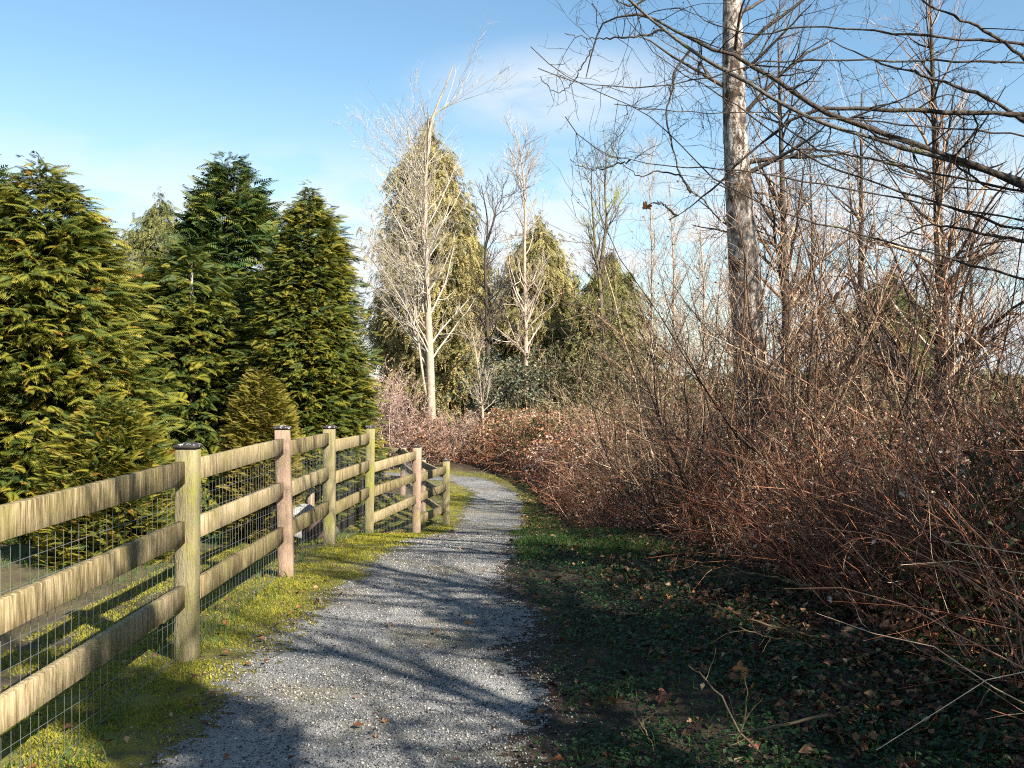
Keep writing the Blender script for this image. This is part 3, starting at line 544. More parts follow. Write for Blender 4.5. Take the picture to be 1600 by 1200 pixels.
# distant woods and hedges
for k in range(16):
    dd = 62 + rng.random() * 30; q = [20, 120, 215, 330, 470, 540, 700, 790, 880, 985, 1070, 1150, 1230, 1330, 1440, 1560][k] + rng.uniform(-15, 15)
    h = rng.uniform(8, 13) * (1.0 if k > 5 else .85)
    x0 = at(q, dd); z0 = float(gz(x0, dd))
    bare_tree('bare_tree', ['first', 'second', 'third', 'fourth', 'fifth', 'sixth', 'seventh', 'eighth', 'ninth', 'tenth', 'eleventh', 'twelfth', 'thirteenth', 'fourteenth', 'fifteenth', 'sixteenth'][k] + ' from the left of the faint far bare trees on the skyline', (x0, dd, z0), [(x0, dd, z0 - .1), (x0 + .2, dd, z0 + h * .5), (x0 + rng.uniform(-.6, .6), dd, z0 + h)], .13, 'bark_pink', 60 + k, (34, 2.0, 4.0, (25, 50), .8), (200, 1.0, 2.2), (500, .5, 1.2), .25, group='bare trees on the skyline', rmin=.014)
def leafy_mass(name, m, label, cat, xs, ys, hf, n, s, tf, n_canes=0, canem=None, base=None, cl=(1., 2.), seed=5, crad=.006, shell=.35):
    """uncountable growth: leaves (and canes) through the volume under a height field"""
    r = np.random.default_rng(seed); x = xs[0] + (xs[1] - xs[0]) * r.random(n); y = ys[0] + (ys[1] - ys[0]) * r.random(n); h = hf(x, y); ok = h > .05; x, y, h = x[ok], y[ok], h[ok]
    z = gz(x, y) + h * (1 - shell * r.random(len(x)) ** 1.6) * (.96 + .1 * r.random(len(x)))
    V, Q, A = leafquads(np.stack([x, y, z], -1), s[0] + (s[1] - s[0]) * r.random(len(x)), np.clip(tf(x, y, r), 0, 1), 1.4, .35)
    b = Buf(); b.add(V, tris=np.concatenate([Q[:, [0, 1, 2]], Q[:, [0, 2, 3]]]), a=A); return tag(b.build(name, m), label, cat, kind='stuff')
leafy_mass('far_undergrowth', M['olive_leaf'], 'dull olive undergrowth along the foot of the far trees', 'undergrowth', (-60, 60), (44, 62), lambda x, y: (1.2 + 2.6 * fbm(x * .25, y * .25, 3, 91)) * np.clip((y - 43) / 4, .3, 1), 90000, (.10, .24), lambda x, y, r: .1 + .5 * vn(x * .5, y * .5, 92) + .5 * r.random(len(x)), seed=91, shell=.9)
def shrub(name, label, base, n, h, spread, m, seed, cat='shrub', tw=(400, .2, .6), tw2=None, r0=.012, rmin=.003, lean=(0, 0), leaf=None, group=None, wob=.22, up=.3):
    rng = np.random.default_rng(seed); t = thing(name, label, cat, base, group)
    K = 9; a = rng.random(n) * 6.283; st = np.stack([np.cos(a), np.sin(a), a * 0], -1) * (rng.random(n) ** .5 * .25 * spread)[:, None]; d = nrm(np.stack([np.cos(a) * spread * .5 * rng.random(n) + lean[0], np.sin(a) * spread * .5 * rng.random(n) + lean[1], np.full(n, h)], -1))
    P = np.zeros((n, K, 3)); P[:, 0] = st; P[:, 0, 2] -= .05; ln = h * (.65 + .5 * rng.random(n))
    for j in range(1, K): d = nrm(d + wob * .5 * rng.normal(size=(n, 3)) + np.array([0, 0, up / K])); P[:, j] = P[:, j - 1] + d * (ln / (K - 1))[:, None]
    R = np.maximum(r0 * (.6 + .6 * rng.random(n)), rmin)[:, None] * np.linspace(1, .25, K)[None]; R = np.maximum(R, rmin * .6)
    b = Buf(); tubes(b, P, R, 4, rng.random(n)); b.build('stems', M[m], t)
    c = Buf(); A, RA = sprout(rng, P, R, tw[0], .15, 1, tw[1], tw[2], (20, 60), 6, .2, .3, .6, rmin, lscale=False); tubes(c, A, RA, 3, rng.random(len(A)))
    if tw2: A, RA = sprout(rng, A, RA, tw2[0], .1, 1, tw2[1], tw2[2], (20, 60), 5, .1, .3, .6, rmin * .8, lscale=False); tubes(c, A, RA, 3, rng.random(len(A)))
    c.build('twigs', M[m], t)
    if leaf:
        k = rng.integers(0, len(A), leaf[1]); j = rng.integers(1, A.shape[1], leaf[1]); V, Q, T_ = leafquads(A[k, j] + rng.normal(size=(leaf[1], 3)) * .02, leaf[2] * (.6 + .8 * rng.random(leaf[1])), rng.random(leaf[1]), 1.5, .4)
        l = Buf(); l.add(V, tris=np.concatenate([Q[:, [0, 1, 2]], Q[:, [0, 2, 3]]]), a=T_); l.build('leaves', M[leaf[0]], t)
    return t
def gb(pxx, D): x = at(pxx, D); return (x, D, float(gz(x, D)))
shrub('pink_shrub', 'pink flowering shrub between the cypress and the pale bare tree', gb(608, 31), 44, 3.0, 1.6, 'pink_twig', 71, tw=(500, .3, .8), tw2=(1800, .12, .35), leaf=('pink_twig', 5000, .022), rmin=.006)
shrub('shrub', 'rusty pink low shrub at the foot of the pale bare tree', gb(652, 31.5), 50, 1.5, 2.0, 'pink_twig', 72, tw=(600, .2, .5), tw2=(2000, .1, .3), leaf=('litter', 6000, .03), rmin=.006)
shrub('shrub', 'pale straw coloured shrub just right of the pale bare tree foot', gb(700, 33), 50, 1.6, 2.2, 'pink_twig', 73, tw=(600, .2, .6), tw2=(2000, .1, .3), leaf=('pale_leaf', 2500, .03), rmin=.006)
shrub('evergreen_shrub', 'blue green evergreen shrub above the bramble bank', gb(792, 35), 40, 3.2, 3.2, 'twig_tan', 74, tw=(500, .4, .9), tw2=(1800, .2, .4), leaf=('blue_leaf', 15000, .05), rmin=.006)
shrub('evergreen_shrub', 'olive green shrub right of the blue green one', gb(870, 36), 40, 3.4, 3.6, 'twig_tan', 75, tw=(500, .4, .9), tw2=(1800, .2, .4), leaf=('olive_leaf', 13000, .05), rmin=.006)
shrub('evergreen_shrub', 'yellowish olive shrub in front of the smaller dark cedar', gb(950, 34), 40, 3.6, 3.6, 'twig_tan', 76, tw=(500, .4, .9), tw2=(1800, .2, .4), leaf=('olive_leaf', 11000, .05), rmin=.006)
for k, (q, dd, h) in enumerate([(835, 31, 2.1), (905, 28, 2.2), (975, 25, 2.5), (1050, 22, 2.9), (1100, 20, 3.2), (1170, 19, 3.3), (1260, 20, 3.4), (1370, 22, 3.4), (1490, 22, 3.5)]):
    shrub('bare_shrub', ['light tan bare shrub above the left end of the thicket', 'tan bare shrub second from the left above the thicket', 'tan bare shrub below the mossy forked tree', 'bushy bare shrub in front of the pole trees', 'bare shrub left of the big grey trunk', 'bare shrub partly behind the big grey trunk', 'bare shrub right of the big grey trunk', 'bare shrub behind the right part of the thicket', 'bare shrub at the far right behind the thicket'][k], gb(q, dd), 26, h * (.75 + .4 * ((k * 7) % 5) / 4), 2.6, ['twig', 'twig', 'twig_tan'][k % 3], 80 + k, tw=(240, .4, 1.2), tw2=(800, .2, .6), rmin=.005, lean=(-.5 + .3 * (k % 3), 0), wob=.35, leaf=('bud_leaf', 3200, .022), group='bare shrubs above the thicket')

# ------------------------------------------------------------------ bramble bank and thicket
def bank_h(x, y):
    e = x - np.interp(y, EDGY, EDGX); fr = np.clip(e / 1.3, 0, 1) ** .6; far = np.clip((y - 18) / 6, 0, 1)
    return fr * (far * 1.75 + (1 - far) * 1.2) * (.62 + .65 * fbm(x * .8, y * .8, 3, 101)) * (y < 37)
leafy_mass('bramble_leaves', M['bramble_leaf'], 'bronze and dark green bramble leaves on the bank where the path turns', 'bramble', (-4.5, 9), (20.5, 37), bank_h, 90000, (.022, .055), lambda x, y, r: .25 + .6 * vn(x * 1.3, y * 1.3, 102) + .8 * (r.random(len(x)) - .5), seed=101)
leafy_mass('thicket_leaves', M['bramble_leaf'], 'dead and green leaves caught among the red brown stems', 'bramble', (.8, 7), (6.5, 21), lambda x, y: bank_h(x, y) * 1.1, 62000, (.010, .030), lambda x, y, r: .35 + .5 * vn(x * 2, y * 2, 103) + .8 * (r.random(len(x)) - .5), seed=103, shell=.95)
def canes(n, xs, ys, seed, l, lean, droop, r, m, name, label, K=7, hfac=1.0, sides=3, twigs=0, tl=(.15, .5), tonef=None, edge_in=.0, near=0.0, dens=None, wob=.12):
    g_ = np.random.default_rng(seed); y = ys[0] + (ys[1] - ys[0]) * g_.random(n) ** (1 + near); x = edge(y) + edge_in + xs * g_.random(n) ** 1.15
    ok = g_.random(n) < np.clip(.2 + 1.9 * (fbm(x * 1.1, y * 1.1, 3, seed) - .25), .1, 1); x, y = x[ok], y[ok]; n = len(x)
    nc = max(8, n // 28); cx = g_.normal(size=(nc, 2)) * .38; ct = g_.random(nc); ch = .65 + .55 * g_.random(nc); ccx = g_.random((nc, 2)); ccx = np.stack([x.min() + (x.max() - x.min()) * ccx[:, 0], y.min() + (y.max() - y.min()) * ccx[:, 1]], -1)
    ck = np.array([np.argmin((ccx[:, 0] - x[i]) ** 2 + (ccx[:, 1] - y[i]) ** 2) for i in range(n)])
    L_ = ch[ck] * (l[0] + (l[1] - l[0]) * g_.random(n)) * np.clip(.42 + (x - edge(y)) * .55, .35, 1.0)
    d = nrm(np.stack([lean[0] + cx[ck, 0] + .25 * g_.normal(size=n), lean[1] + cx[ck, 1] + .25 * g_.normal(size=n), np.full(n, 1.0)], -1))
    P = np.zeros((n, K, 3)); P[:, 0] = np.stack([x, y, gz(x, y) - .03], -1); dr = droop * g_.random(n) ** 1.5
    for j in range(1, K):
        d = nrm(d + np.stack([wob * g_.normal(size=n), wob * g_.normal(size=n), wob * .5 * g_.normal(size=n) - dr * j / K], -1)); P[:, j] = P[:, j - 1] + d * (L_ / (K - 1))[:, None]
    gzv = gz(P[..., 0], P[..., 1]) + .01; P[..., 2] = np.maximum(P[..., 2], np.where(np.arange(K)[None] > 1, gzv, P[..., 2]))
    R = (r[0] + (r[1] - r[0]) * g_.random(n) ** 2)[:, None] * np.linspace(1, .35, K)[None]
    b = Buf(); tubes(b, P, R, sides, np.clip(.6 * ct[ck] + .55 * g_.random(n) - .05, 0, 1))
    if twigs: A, RA = sprout(g_, P, R, twigs, .15, 1, tl[0], tl[1], (25, 65), 5, .1, .3, .6, r[0] * .5, lscale=False); tubes(b, A, RA, 3, g_.random(len(A)))
    return tag(b.build(name, M[m]), label, 'thicket', kind='stuff')
canes(5200, 6.0, (19, 36), 201, (1.0, 2.2), (-.35, -.25), .6, (.004, .012), 'cane', 'bramble_canes', 'arching red brown bramble canes on the bank at the bend', twigs=14000, tl=(.1, .4), edge_in=-.1, wob=.28)
canes(6000, 4.4, (6.0, 22), 202, (.7, 1.75), (-.42, -.05), .38, (.0024, .0075), 'cane', 'thicket_canes', 'dense red brown stems of the thicket along the right verge', twigs=19000, tl=(.08, .38), near=.5, wob=.22)
canes(2000, 4.0, (6.0, 20), 203, (1.2, 2.5), (-.20, 0), .14, (.003, .008), 'twig', 'thicket_stems', 'tall thin brown stems standing above the thicket', twigs=7500, tl=(.2, .6), edge_in=.45, near=.4, wob=.2)
canes(2600, 2.6, (6.4, 12), 204, (.6, 1.6), (-.12, 0), .1, (.0025, .006), 'cane', 'dry_stalks', 'upright tan dead stalks in front of the thicket', twigs=2000, tl=(.08, .3), edge_in=.0, wob=.06)
canes(7500, 4.2, (-6, 7.0), 205, (1.8, 3.3), (-.15, .1), .25, (.002, .006), 'cane', 'near_thicket', 'shaded stems of the thicket nearest the viewer', twigs=15000, edge_in=.05, wob=.25)
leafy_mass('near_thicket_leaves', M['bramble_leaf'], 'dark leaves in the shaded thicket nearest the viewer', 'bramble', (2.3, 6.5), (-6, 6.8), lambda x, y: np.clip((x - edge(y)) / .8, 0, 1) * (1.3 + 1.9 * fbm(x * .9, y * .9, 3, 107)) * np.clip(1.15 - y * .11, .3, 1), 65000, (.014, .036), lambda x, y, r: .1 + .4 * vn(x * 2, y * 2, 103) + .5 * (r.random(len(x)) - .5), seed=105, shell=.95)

# ------------------------------------------------------------------ big grey trunk and its neighbours
D = 12.0
p = [(at(1190, D), D, float(gz(at(1190, D), D)) - .1)] + W3([(1184, 690), (1172, 560), (1163, 430), (1154, 300), (1147, 200), (1144, 90), (1143, -20), (1140, -220), (1138, -480)], D)
bare_tree('bare_tree', 'big grey mottled trunk rising through the thicket at right, dark on its left side', base_at(p[0]), p, .25, 'bark_grey', 50, (30, 1.2, 2.8, (40, 75), .2), (160, .5, 1.2), (520, .2, .6), .42, rmin=.0035, twig_mat='bark_dark', sides=18, r1=.22)
for k, (q0, q1, dd, hh, lb, br) in enumerate([(1225, 1215, 17, 8.5, 'leaning brown tree right behind the big grey trunk', 'bark_dark'), (1330, 1345, 21, 9, 'brown bare tree standing well right of the big grey trunk', 'bark_dark'), (1470, 1450, 14, 8, 'many branched bare tree at the right side of the thicket', 'bark_dark')]):
    x0 = at(q0, dd); z0 = float(gz(x0, dd)); x1 = at(q1, dd)
    bare_tree('bare_tree', lb, (x0, dd, z0), [(x0, dd, z0 - .1), ((x0 + x1) / 2 + .1, dd, z0 + hh * .4), (x1, dd, z0 + hh)], .12, br, 51 + k, (60, 1.0, 2.8, (30, 65), .4), (300, .5, 1.2), (900, .2, .6), .18, rmin=.0035, twig_mat='twig')
for k, (q, dd, h) in enumerate([(1055, 15, 2.7), (1085, 12.5, 3.2), (1130, 10.5, 3.4), (1195, 9.5, 4.0), (1260, 11, 4.4), (1370, 9.5, 3.8), (1500, 10, 3.9), (1010, 17.5, 2.5), (1160, 14.5, 4.6)]):
    shrub('tall_shrub', ['tangled bare shrub over the middle of the thicket', 'tangled bare shrub left of the big grey trunk', 'tangled bare shrub crossing in front of the foot of the big grey trunk', 'tangled bare shrub in front of the big grey trunk on its right', 'tangled bare shrub behind the overhanging limbs', 'tangled bare shrub at the right of the overhanging tree', 'tangled bare shrub at the far right edge of the thicket', 'tangled bare shrub at the left end of the thicket crest', 'tallest tangled bare shrub behind the big grey trunk'][k],
          gb(q, dd), 18, h, 2.4, 'twig', 120 + k, tw=(200, .5, 1.3), tw2=(800, .2, .55), r0=.014, rmin=.0025, lean=(-.3, 0), group='tangled shrubs in the thicket', wob=.40, up=.15, leaf=('pale_leaf', 600, .014))

# ------------------------------------------------------------------ the near tree whose limbs hang into the picture
rng = np.random.default_rng(77)
DN = 6.3; xb = at(1690, DN)
nb = (xb, DN, float(gz(xb, DN))); t = thing('bare_tree', 'dark near tree at right whose long knotted limbs reach across the sky', 'tree', nb); B = np.array(nb)
tp = resample([(xb, DN, nb[2] - .1), px(1688, 700, DN), px(1700, 350, DN), px(1682, 60, DN), px(1695, -250, DN), px(1690, -700, DN)], 20)
b = Buf(); tubes(b, tp - B, np.linspace(.115, .05, 20), 14); b.build('trunk', M['bark_dark'], t, smooth=True)
limbs = [ # (radius px at the thick end, depth at tip, points from tip to trunk)
 (5.2, 6.0, [(920, -60), (985, 5), (1040, 50), (1090, 88), (1140, 115), (1200, 150), (1270, 190), (1690, 310)], .75),
 (6.0, 6.6, [(915, 122), (925, 80), (936, 58), (929, 38), (934, 29), (965, 28), (985, 15), (1015, 25), (1050, 48), (1085, 65), (1130, 84), (1165, 92), (1205, 122), (1270, 170), (1690, 320)], .35),
 (1.3, 6.2, [(845, 122), (860, 140), (874, 147), (888, 138), (900, 122), (912, 100), (925, 78)], .5),
 (2.6, 6.6, [(937, -6), (960, 2), (985, 12), (1005, 4), (1025, -20)], .8),
 (2.2, 6.0, [(882, 55), (930, 62), (985, 60), (1012, 56), (1035, 46)], .6),
 (2.6, 5.6, [(841, 107), (870, 120), (900, 131), (935, 137), (990, 137), (1060, 134), (1110, 122), (1200, 95), (1690, 100)], .5),
 (2.6, 6.1, [(830, 76), (850, 98), (880, 118), (950, 152), (1010, 176), (1045, 205), (1080, 245), (1120, 285), (1165, 308), (1240, 340), (1690, 460)], .35),
 (2.0, 5.7, [(960, 162), (1000, 170), (1050, 174), (1120, 177), (1200, 176), (1690, 220)], .5),
 (2.4, 5.6, [(882, 184), (895, 205), (930, 232), (965, 248), (1010, 255), (1080, 262), (1140, 266), (1200, 275), (1690, 360)], .45),
 (1.8, 6.6, [(890, 252), (915, 264), (945, 265), (968, 254), (985, 252)], .6),
 (5.0, 6.9, [(1046, 346), (1056, 340), (1082, 323), (1096, 306), (1112, 298), (1140, 272), (1170, 240), (1205, 210), (1260, 170), (1690, 180)], .3),
 (2.6, 6.9, [(1012, 322), (1028, 314), (1042, 325), (1055, 338)], .6),
 (3.0, 6.6, [(958, -10), (975, 25), (990, 45), (1020, 82), (1065, 118), (1110, 140), (1160, 172), (1215, 215), (1290, 262), (1690, 390)], .3),
 (2.6, 7.1, [(1117, 343), (1105, 318), (1085, 300), (1062, 275), (1048, 225), (1041, 195), (1042, 170), (1050, 140), (1052, 118), (1062, 100), (1078, 78)], .6),
 (2.0, 6.9, [(952, 218), (960, 240), (975, 258), (998, 276), (1030, 268), (1062, 275), (1078, 300)], .3),
 (3.0, 7.0, [(1060, -20), (1085, 20), (1105, 42), (1125, 40), (1180, 60), (1260, 40), (1690, 80)], .5),
 (3.0, 6.8, [(1205, 20), (1190, 60), (1175, 85), (1160, 100), (1170, 140), (1205, 180), (1260, 230), (1690, 320)], .6),
 (4.0, 6.5, [(1290, 60), (1370, 100), (1450, 120), (1560, 160), (1690, 260)], .4), (4.0, 6.8, [(1380, 380), (1450, 350), (1560, 370), (1700, 400)], .4), (3.6, 6.2, [(1380, -40), (1450, 10), (1560, 60), (1685, 180)], .4)]
LP = []; LR = []
for rpx, dt, pts, tr in limbs:
    n = len(pts); dd = np.linspace(dt, DN if pts[-1][0] > 1500 else dt, n) + rng.normal(size=n) * .03
    q = resample([px(a, b_, d_) for (a, b_), d_ in zip(pts, dd)], 28); q += rng.normal(size=q.shape) * (.0055 if tr < .7 else .003)
    rad = (rpx if rpx > 3.5 else rpx * .82) / FPX * 6.3 * (tr * .35 + (1 - tr * .35) * np.linspace(0, 1, 28) ** .8) * (1 + .10 * rng.normal(size=28)); LP.append(q); LR.append(np.maximum(rad, .0028))
    lb = Buf(); tubes(lb, q - B, np.maximum(rad, .0028), 8); lb.build('limb', M['limb' if rpx > 4.5 and tr > .7 else 'bark_dark'], t, smooth=True)
LP = np.array(LP); LR = np.array(LR)
tb = Buf()
A1, R1 = sprout(rng, LP, LR, 250, .02, .96, .12, .62, (30, 75), 8, -.05, .35, .45, .0022, lscale=False); tubes(tb, A1 - B, R1, 4, rng.random(len(A1)) * .5)
A2, R2 = sprout(rng, A1, R1, 800, .1, 1, .06, .26, (25, 70), 6, .05, .4, .6, .0015, lscale=False); tubes(tb, A2 - B, R2, 3, rng.random(len(A2)) * .5)
A3, R3 = sprout(rng, A2, R2, 1200, .1, 1, .03, .10, (25, 80), 4, 0, .4, .6, .0013, lscale=False); tubes(tb, A3 - B, R3, 3, rng.random(len(A3)) * .5)
tb.build('twigs', M['bark_dark'], t)
k = rng.integers(0, len(A3), 260); c = A3[k, -1]; sb = stones(c[:, 0], c[:, 1], .003, .007); V0 = sb.V[0].reshape(-1, 6, 3); V0[..., 2] += (c[:, 2] - gz(c[:, 0], c[:, 1]) - .003)[:, None]; sb.V[0] = (V0 - B).reshape(-1, 3); sb.A[0] = sb.A[0] * .3
sb.build('bud', M['bark_dark'], t)
bpy.data.objects['bud']['kind'] = 'stuff'
# moss tufts on the knotted limbs
k = rng.choice([1, 10, 13], 5200, p=[.45, .4, .15]); f = rng.random(5200); pat = vn(f * 14, k * 3.1, 5) > .62; k, f = k[pat], f[pat]; i = np.minimum((f * 27).astype(int), 26); w = (f * 27 - i)[:, None]
c = LP[k, i] * (1 - w) + LP[k, i + 1] * w + rng.normal(size=(len(k), 3)) * (LR[k, i] * .75)[:, None]
V, Q, A = leafquads(c - B, .003 + .005 * rng.random(len(k)), .1 + .5 * rng.random(len(k)), 1.5, .5); mb = Buf(); mb.add(V, tris=np.concatenate([Q[:, [0, 1, 2]], Q[:, [0, 2, 3]]]), a=A); mo = mb.build('limb_moss', M['moss'], t); mo['kind'] = 'stuff'

# trees beside and behind the viewer that throw the broken shade over the path
for k, (x, y, h, r) in enumerate([(4.6, 2.6, 7.5, .13), (6.0, -1.4, 8.5, .16), (3.9, -3.4, 6.5, .10), (7.6, 4.2, 8.5, .15), (9.5, 0.5, 10, .17), (6.6, 8.2, 7.5, .12)]):
    z = float(gz(x, y))
    bare_tree('bare_tree', ['bare tree just outside the right edge beside the verge', 'stout bare tree behind the viewer to the right', 'small bare tree behind the viewer close to the verge', 'bare tree deep in the thicket outside the right edge', 'tallest bare tree behind the thicket outside the picture', 'bare tree behind the near thicket at the right edge'][k], (x, y, z), [(x, y, z - .1), (x + .15, y - .1, z + h * .5), (x - .2, y + .1, z + h)], r, 'bark_dark', 140 + k, (60, 1.2, 3.0, (30, 65), .4), (420, .5, 1.3), (1500, .2, .6), .2, rmin=.004, twig_mat='twig')

M['ivy'] = mat('ivy', [(0.0, (.015, .035, .012)), (0.6, (.04, .085, .025)), (1.0, (.10, .15, .05))], .45)  # invented ivy clumps on unseen added trees, throwing dark blobs of shadow
for k, (x, y, h, z0, z1, rr, n, lb) in enumerate([(3.7, -.9, 8, 4.9, 6.3, .5, 3500, 'unseen ivy covered tree added for its shadow, behind the viewer to the right'), (4.3, 2.2, 6, 1.7, 4.6, 1.0, 5200, 'unseen ivy covered tree added for its shadow, outside the right edge nearest the viewer'), (4.7, 4.4, 6, 1.8, 3.4, .55, 4000, 'unseen ivy covered tree added for its shadow, outside the right edge farther along'), (7.2, 8.8, 8, 3.5, 6.6, .6, 4000, 'unseen ivy covered tree added for its shadow, deep behind the thicket')]):
    z = float(gz(x, y)); g_ = np.random.default_rng(400 + k); tt = bare_tree('added_ivy_tree', lb, (x, y, z), [(x, y, z - .1), (x + .1, y, z + h * .5), (x - .1, y, z + h)], .15, 'bark_dark', 410 + k, (40, .8, 2.2, (30, 70), .3), (260, .4, 1.1), (800, .2, .5), .3, rmin=.004, twig_mat='twig')
    zz = z0 + (z1 - z0) * g_.random(n); ph = g_.random(n) * 6.283; r_ = rr * g_.random(n) ** .5 * (.35 + .9 * vn(ph * 1.6 + k, zz * 1.8, k)) * np.sin(np.pi * np.clip((zz - z0) / (z1 - z0), .06, .94)) ** .5
    V, Q, A = leafquads(np.stack([r_ * np.cos(ph), r_ * np.sin(ph), zz], -1), .025 + .03 * g_.random(n), g_.random(n), 1.5, .4); ib = Buf(); ib.add(V, tris=np.concatenate([Q[:, [0, 1, 2]], Q[:, [0, 2, 3]]]), a=A); ib.build('ivy', M['ivy'], tt)

# ------------------------------------------------------------------ small things on the ground
def rock(name, label, c, r, seed, m='stone', sq=.8, group=None):
    import bmesh
    bm = bmesh.new(); bmesh.ops.create_icosphere(bm, subdivisions=4, radius=1.0); g_ = np.random.default_rng(seed)
    V = np.array([v.co for v in bm.verts]); pl = nrm(g_.normal(size=(11, 3))); dd = .62 + .3 * g_.random(11)
    for n_, d_ in zip(pl, dd): e = np.maximum((V @ n_) - d_, 0); V = V - e[:, None] * n_ * .9
    V = V * (1 + .05 * (vn(V[:, 0] * 4 + 9, V[:, 1] * 4 + V[:, 2] * 3, seed) - .5)[:, None]) * r * np.array([1.2, 1, sq])
    F = [[v.index for v in f.verts] for f in bm.faces]; bm.free()
    b = Buf(); b.add(V + np.array(c), tris=np.array(F)); o = b.build(name, M[m], loc=c, smooth=False); return tag(o, label, 'rock', group)
xr = at(463, 11.4); rock('boulder', 'grey white boulder behind the fence between the first two posts', (xr, 11.4, float(gz(xr, 11.4)) + .22), .26, 3, sq=.95)
xr = at(532, 13.2); rock('boulder', 'small dark rock beside the second post behind the fence', (xr, 12.2, float(gz(xr, 12.2)) + .07), .13, 4, 'bark_dark')
for k, (a, b_, s, lb) in enumerate([(811, 1082, .016, 'brightest white pebble on the dark right side of the path'), (541, 1160, .014, 'pale cream pebble on the near left of the path'), (644, 1157, .011, 'small white pebble on the near middle of the path')]):
    D = CAMZ * FPX / (b_ - HY); c = (at(a, D), D, float(gz(at(a, D), D)) + .006); o = rock('pebble', lb, c, s, 20 + k, 'white_stone' if False else 'stone', .5, 'pale pebbles on the path')
M['stone'].node_tree.nodes['Principled BSDF'].inputs['Roughness'].default_value = .8
def board(name, label, pts, th, m, cat):
    """an upright flat board given by its outline (x, z), with real thickness"""
    c, out_ = pts; n = len(out_); V = [(c[0] + u, c[1], c[2] + v) for u, v in out_] + [(c[0] + u, c[1] + th, c[2] + v) for u, v in out_]
    T = [(0, i, i + 1) for i in range(1, n - 1)] + [(n, n + i + 1, n + i) for i in range(1, n - 1)]; Q = [(i, i + n, (i + 1) % n + n, (i + 1) % n) for i in range(n)]
    b = Buf(); b.add(V, tris=T, quads=Q); return tag(b.build(name, M[m], loc=c), label, cat)
xr = at(484, 12.2); board('stump', 'slim brown stump standing behind the fence next to the boulder', ((xr, 12.2, float(gz(xr, 12.2)) - .05), [(-.05, 0), (.06, 0), (.045, .35), (.04, .66), (.01, .69), (-.03, .64), (-.04, .3)]), .09, 'post_wood', 'stump')
xr = at(497, 11.2); board('board', 'dark brown peaked board leaning behind the bottom rail between the first two posts', ((xr, 11.2, float(gz(xr, 11.2)) - .05), [(-.17, 0), (.15, 0), (.15, .22), (.0, .42), (-.05, .42), (-.18, .2)]), .03, 'brown_board', 'board')
# leaves one can point to
def maple(name, label, c, s, m, seed, tilt=.5):
    g_ = np.random.default_rng(seed); n = 30; a = np.linspace(0, 2 * np.pi, n, endpoint=False)
    lob = .70 + .30 * np.abs(np.cos(a * 2.5)) ** .8 + .05 * g_.normal(size=n); lob *= np.where(np.cos(a - np.pi) > .9, .6, 1)
    ring = [(0.5 * l * math.cos(t_), 0.5 * l * math.sin(t_), .09 * math.cos(5 * t_) + .22 * math.sin(2 * t_ + seed)) for l, t_ in zip(lob, a)]
    mid = [(x * .5, y * .5, z * .3 + .03) for x, y, z in ring]; V = np.array([(0, 0, -.02)] + mid + ring) * s * 2
    st = np.array([(-.25, 0, 0), (-.5, .03, .02), (-.85, .10, .06)]) * s * 2
    ax = g_.normal(size=3) * tilt; ca, sa = math.cos(ax[0]), math.sin(ax[0]); cb, sb_ = math.cos(ax[1]), math.sin(ax[1]); cz, sz = math.cos(ax[2] * 6), math.sin(ax[2] * 6)
    Rm = np.array([(cz, -sz, 0), (sz, cz, 0), (0, 0, 1)]) @ np.array([(1, 0, 0), (0, ca, -sa), (0, sa, ca)]) @ np.array([(cb, 0, sb_), (0, 1, 0), (-sb_, 0, cb)])
    V = V @ Rm.T + np.array(c); st = st @ Rm.T + np.array(c)
    T = [(0, 1 + i, 1 + (i + 1) % n) for i in range(n)]; Q = [(1 + i, 1 + n + i, 1 + n + (i + 1) % n, 1 + (i + 1) % n) for i in range(n)]
    b = Buf(); b.add(V, tris=T, quads=Q, a=.3 + .5 * g_.random()); tubes(b, st, np.full(3, s * .03), 4); return tag(b.build(name, M[m], loc=c), label, 'leaf', 'single fallen leaves')
LV = [(1160, 1050, 26, 'orange_leaf', 'largest orange maple leaf lying at the right among the dark weeds', .05), (1000, 932, 13, 'orange_leaf', 'round orange leaf at the middle of the shaded verge', .03), (1045, 933, 11, 'orange_leaf', 'small orange leaf right of the round one on the shaded verge', .03),
      (1098, 1045, 17, 'red_leaf', 'reddish orange leaf left of the largest maple leaf', .03), (1030, 1018, 14, 'pale_leaf', 'pale tan leaf on a twig in the middle of the verge', .02), (1040, 1090, 24, 'red_leaf', 'large dark red leaf low on the verge', .05),
      (862, 1086, 20, 'red_leaf', 'dull red brown leaf at the dark edge of the gravel', .01), (601, 1129, 9, 'orange_leaf', 'rust coloured leaf scrap alone on the near gravel', .008), (588, 1152, 8, 'orange_leaf', 'rust leaf scrap just below the other one on the gravel', .008),
      (1076, 878, 14, 'orange_leaf', 'bright orange leaf hanging at the foot of the thicket stems', .12), (1052, 890, 9, 'orange_leaf', 'little orange leaf beside the bright one at the thicket foot', .07), (1165, 928, 11, 'orange_leaf', 'orange leaf between upright dry stalks', .08), (1180, 1165, 16, 'red_leaf', 'brownish red leaf near the bottom right twig', .03),
      (1092, 1012, 12, 'red_leaf', 'red leaf between the verge weeds above the curved twig', .02), (519, 883, 9, 'pale_leaf', 'pale curled leaf on the moss right of the fence', .012), (498, 938, 10, 'pale_leaf', 'brown grey curled leaf on the moss edge', .012), (1000, 1190, 14, 'red_leaf', 'dark red leaf at the bottom of the verge', .02), (975, 1150, 10, 'pale_leaf', 'dull tan leaf low on the verge left of the twigs', .02), (1120, 965, 12, 'orange_leaf', 'orange brown leaf in the deep shade at the thicket foot', .04)]
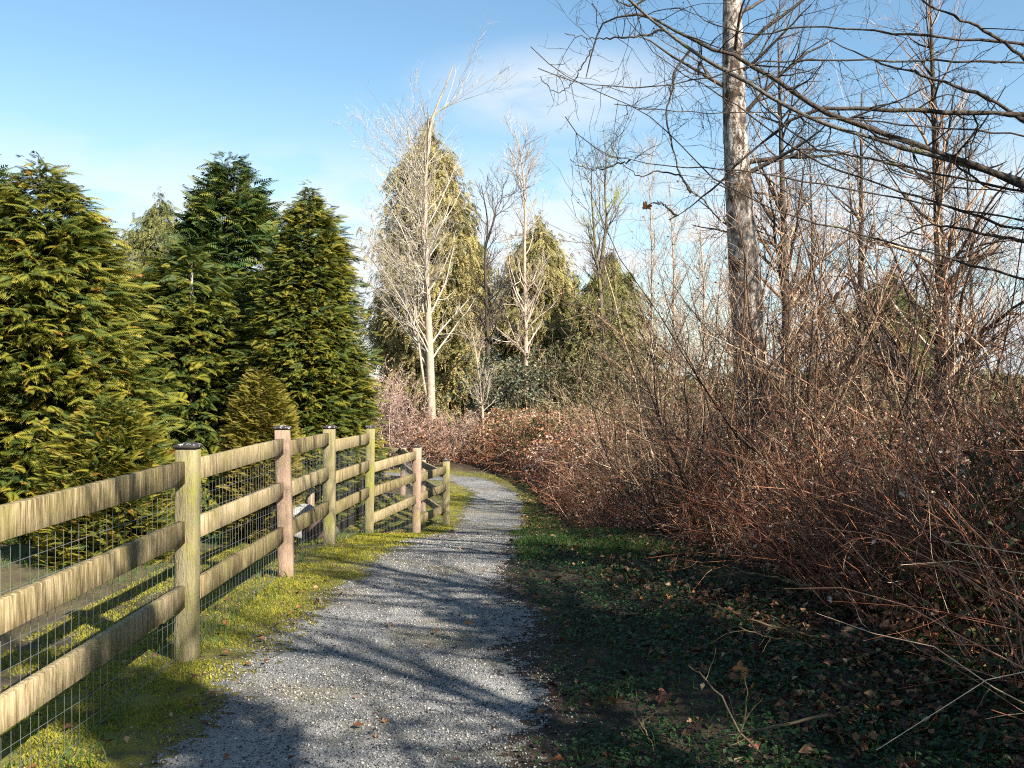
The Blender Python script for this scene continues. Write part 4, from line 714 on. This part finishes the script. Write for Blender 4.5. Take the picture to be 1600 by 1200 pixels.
for k, (a, b_, w, m, lb, lift) in enumerate(LV):
    D = CAMZ * FPX / (b_ - HY)
    for _ in range(6): D = (CAMZ - float(gz(at(a, D), D)) - lift) * FPX / (b_ - HY)
    x = at(a, D); maple('fallen_leaf', lb, (x, D, float(gz(x, D)) + lift), w / FPX * D * .62, m, 300 + k)
xx, yy, zz = px(1010, 320, 6.85); maple('dead_leaf', 'dead orange leaf still hanging from the knotted limb', (xx, yy, zz - .01), .040, 'orange_leaf', 337, .9)
def ground_twig(label, pts, r0, m, seed, side=((.4, .25),)):
    P = resample([px(a, b_, d_) for a, b_, d_ in pts], 14); g_ = np.random.default_rng(seed); P += g_.normal(size=P.shape) * .004
    c = tuple(P[0]); b = Buf(); R = r0 * np.linspace(1, .45, 14); tubes(b, P, R, 6)
    A, RA = sprout(g_, P[None], R[None], 4, .2, .95, .06, .22, (25, 60), 6, .05, .3, .6, r0 * .35, lscale=False); tubes(b, A, RA, 4); return tag(b.build('dead_twig', M[m], loc=c, smooth=True), label, 'twig', 'dead twigs over the verge')
ground_twig('long curved tan twig arching down to the bottom right corner', [(1230, 1215, 4.05), (1190, 1180, 4.1), (1150, 1140, 4.25), (1132, 1090, 4.4), (1110, 1070, 4.5), (1090, 1052, 4.7), (1076, 1040, 4.8)], .0062, 'twig_tan', 1)
ground_twig('thin upright twig standing below the largest orange leaf', [(1155, 1165, 4.2), (1165, 1120, 4.2), (1169, 1090, 4.2), (1165, 1062, 4.25)], .0045, 'twig_tan', 2)
ground_twig('thick blurred grey twig lying across the bottom right', [(1290, 1118, 3.6), (1200, 1138, 3.6), (1140, 1152, 3.65), (1100, 1162, 3.7)], .0065, 'twig_tan', 3)
ground_twig('pale stick poking out of the right thicket, upper one', [(1270, 918, 4.8), (1200, 900, 4.7), (1165, 893, 4.6), (1130, 884, 4.5)], .0055, 'twig_tan', 4)
ground_twig('pale stick poking out of the right thicket, middle one', [(1270, 995, 4.6), (1200, 976, 4.5), (1160, 962, 4.5), (1113, 944, 4.4)], .006, 'twig_tan', 5)
ground_twig('pale stick poking out of the right thicket, lowest one', [(1270, 1010, 4.6), (1200, 996, 4.5), (1155, 982, 4.4)], .0045, 'twig_tan', 6)
ground_twig('forked pale twig low on the verge left of the curved one', [(1030, 1200, 4.2), (1015, 1150, 4.35), (1000, 1128, 4.4), (986, 1098, 4.5)], .0045, 'twig_tan', 7)
ground_twig('short straight pale twig crossing the forked one', [(1038, 1107, 4.5), (1018, 1120, 4.45), (1000, 1130, 4.4)], .004, 'twig_tan', 8)
ground_twig('long thin fallen branch lying along the upper verge', [(1085, 865, 9.3), (1000, 852, 10.2), (960, 848, 11.0), (900, 846, 11.6), (868, 846, 12.0)], .008, 'twig_tan', 9)
ground_twig('fallen branch sloping from the thicket foot to the verge', [(960, 830, 12.1), (910, 838, 11.9), (880, 866, 10.2), (868, 872, 9.9)], .008, 'twig_tan', 10)
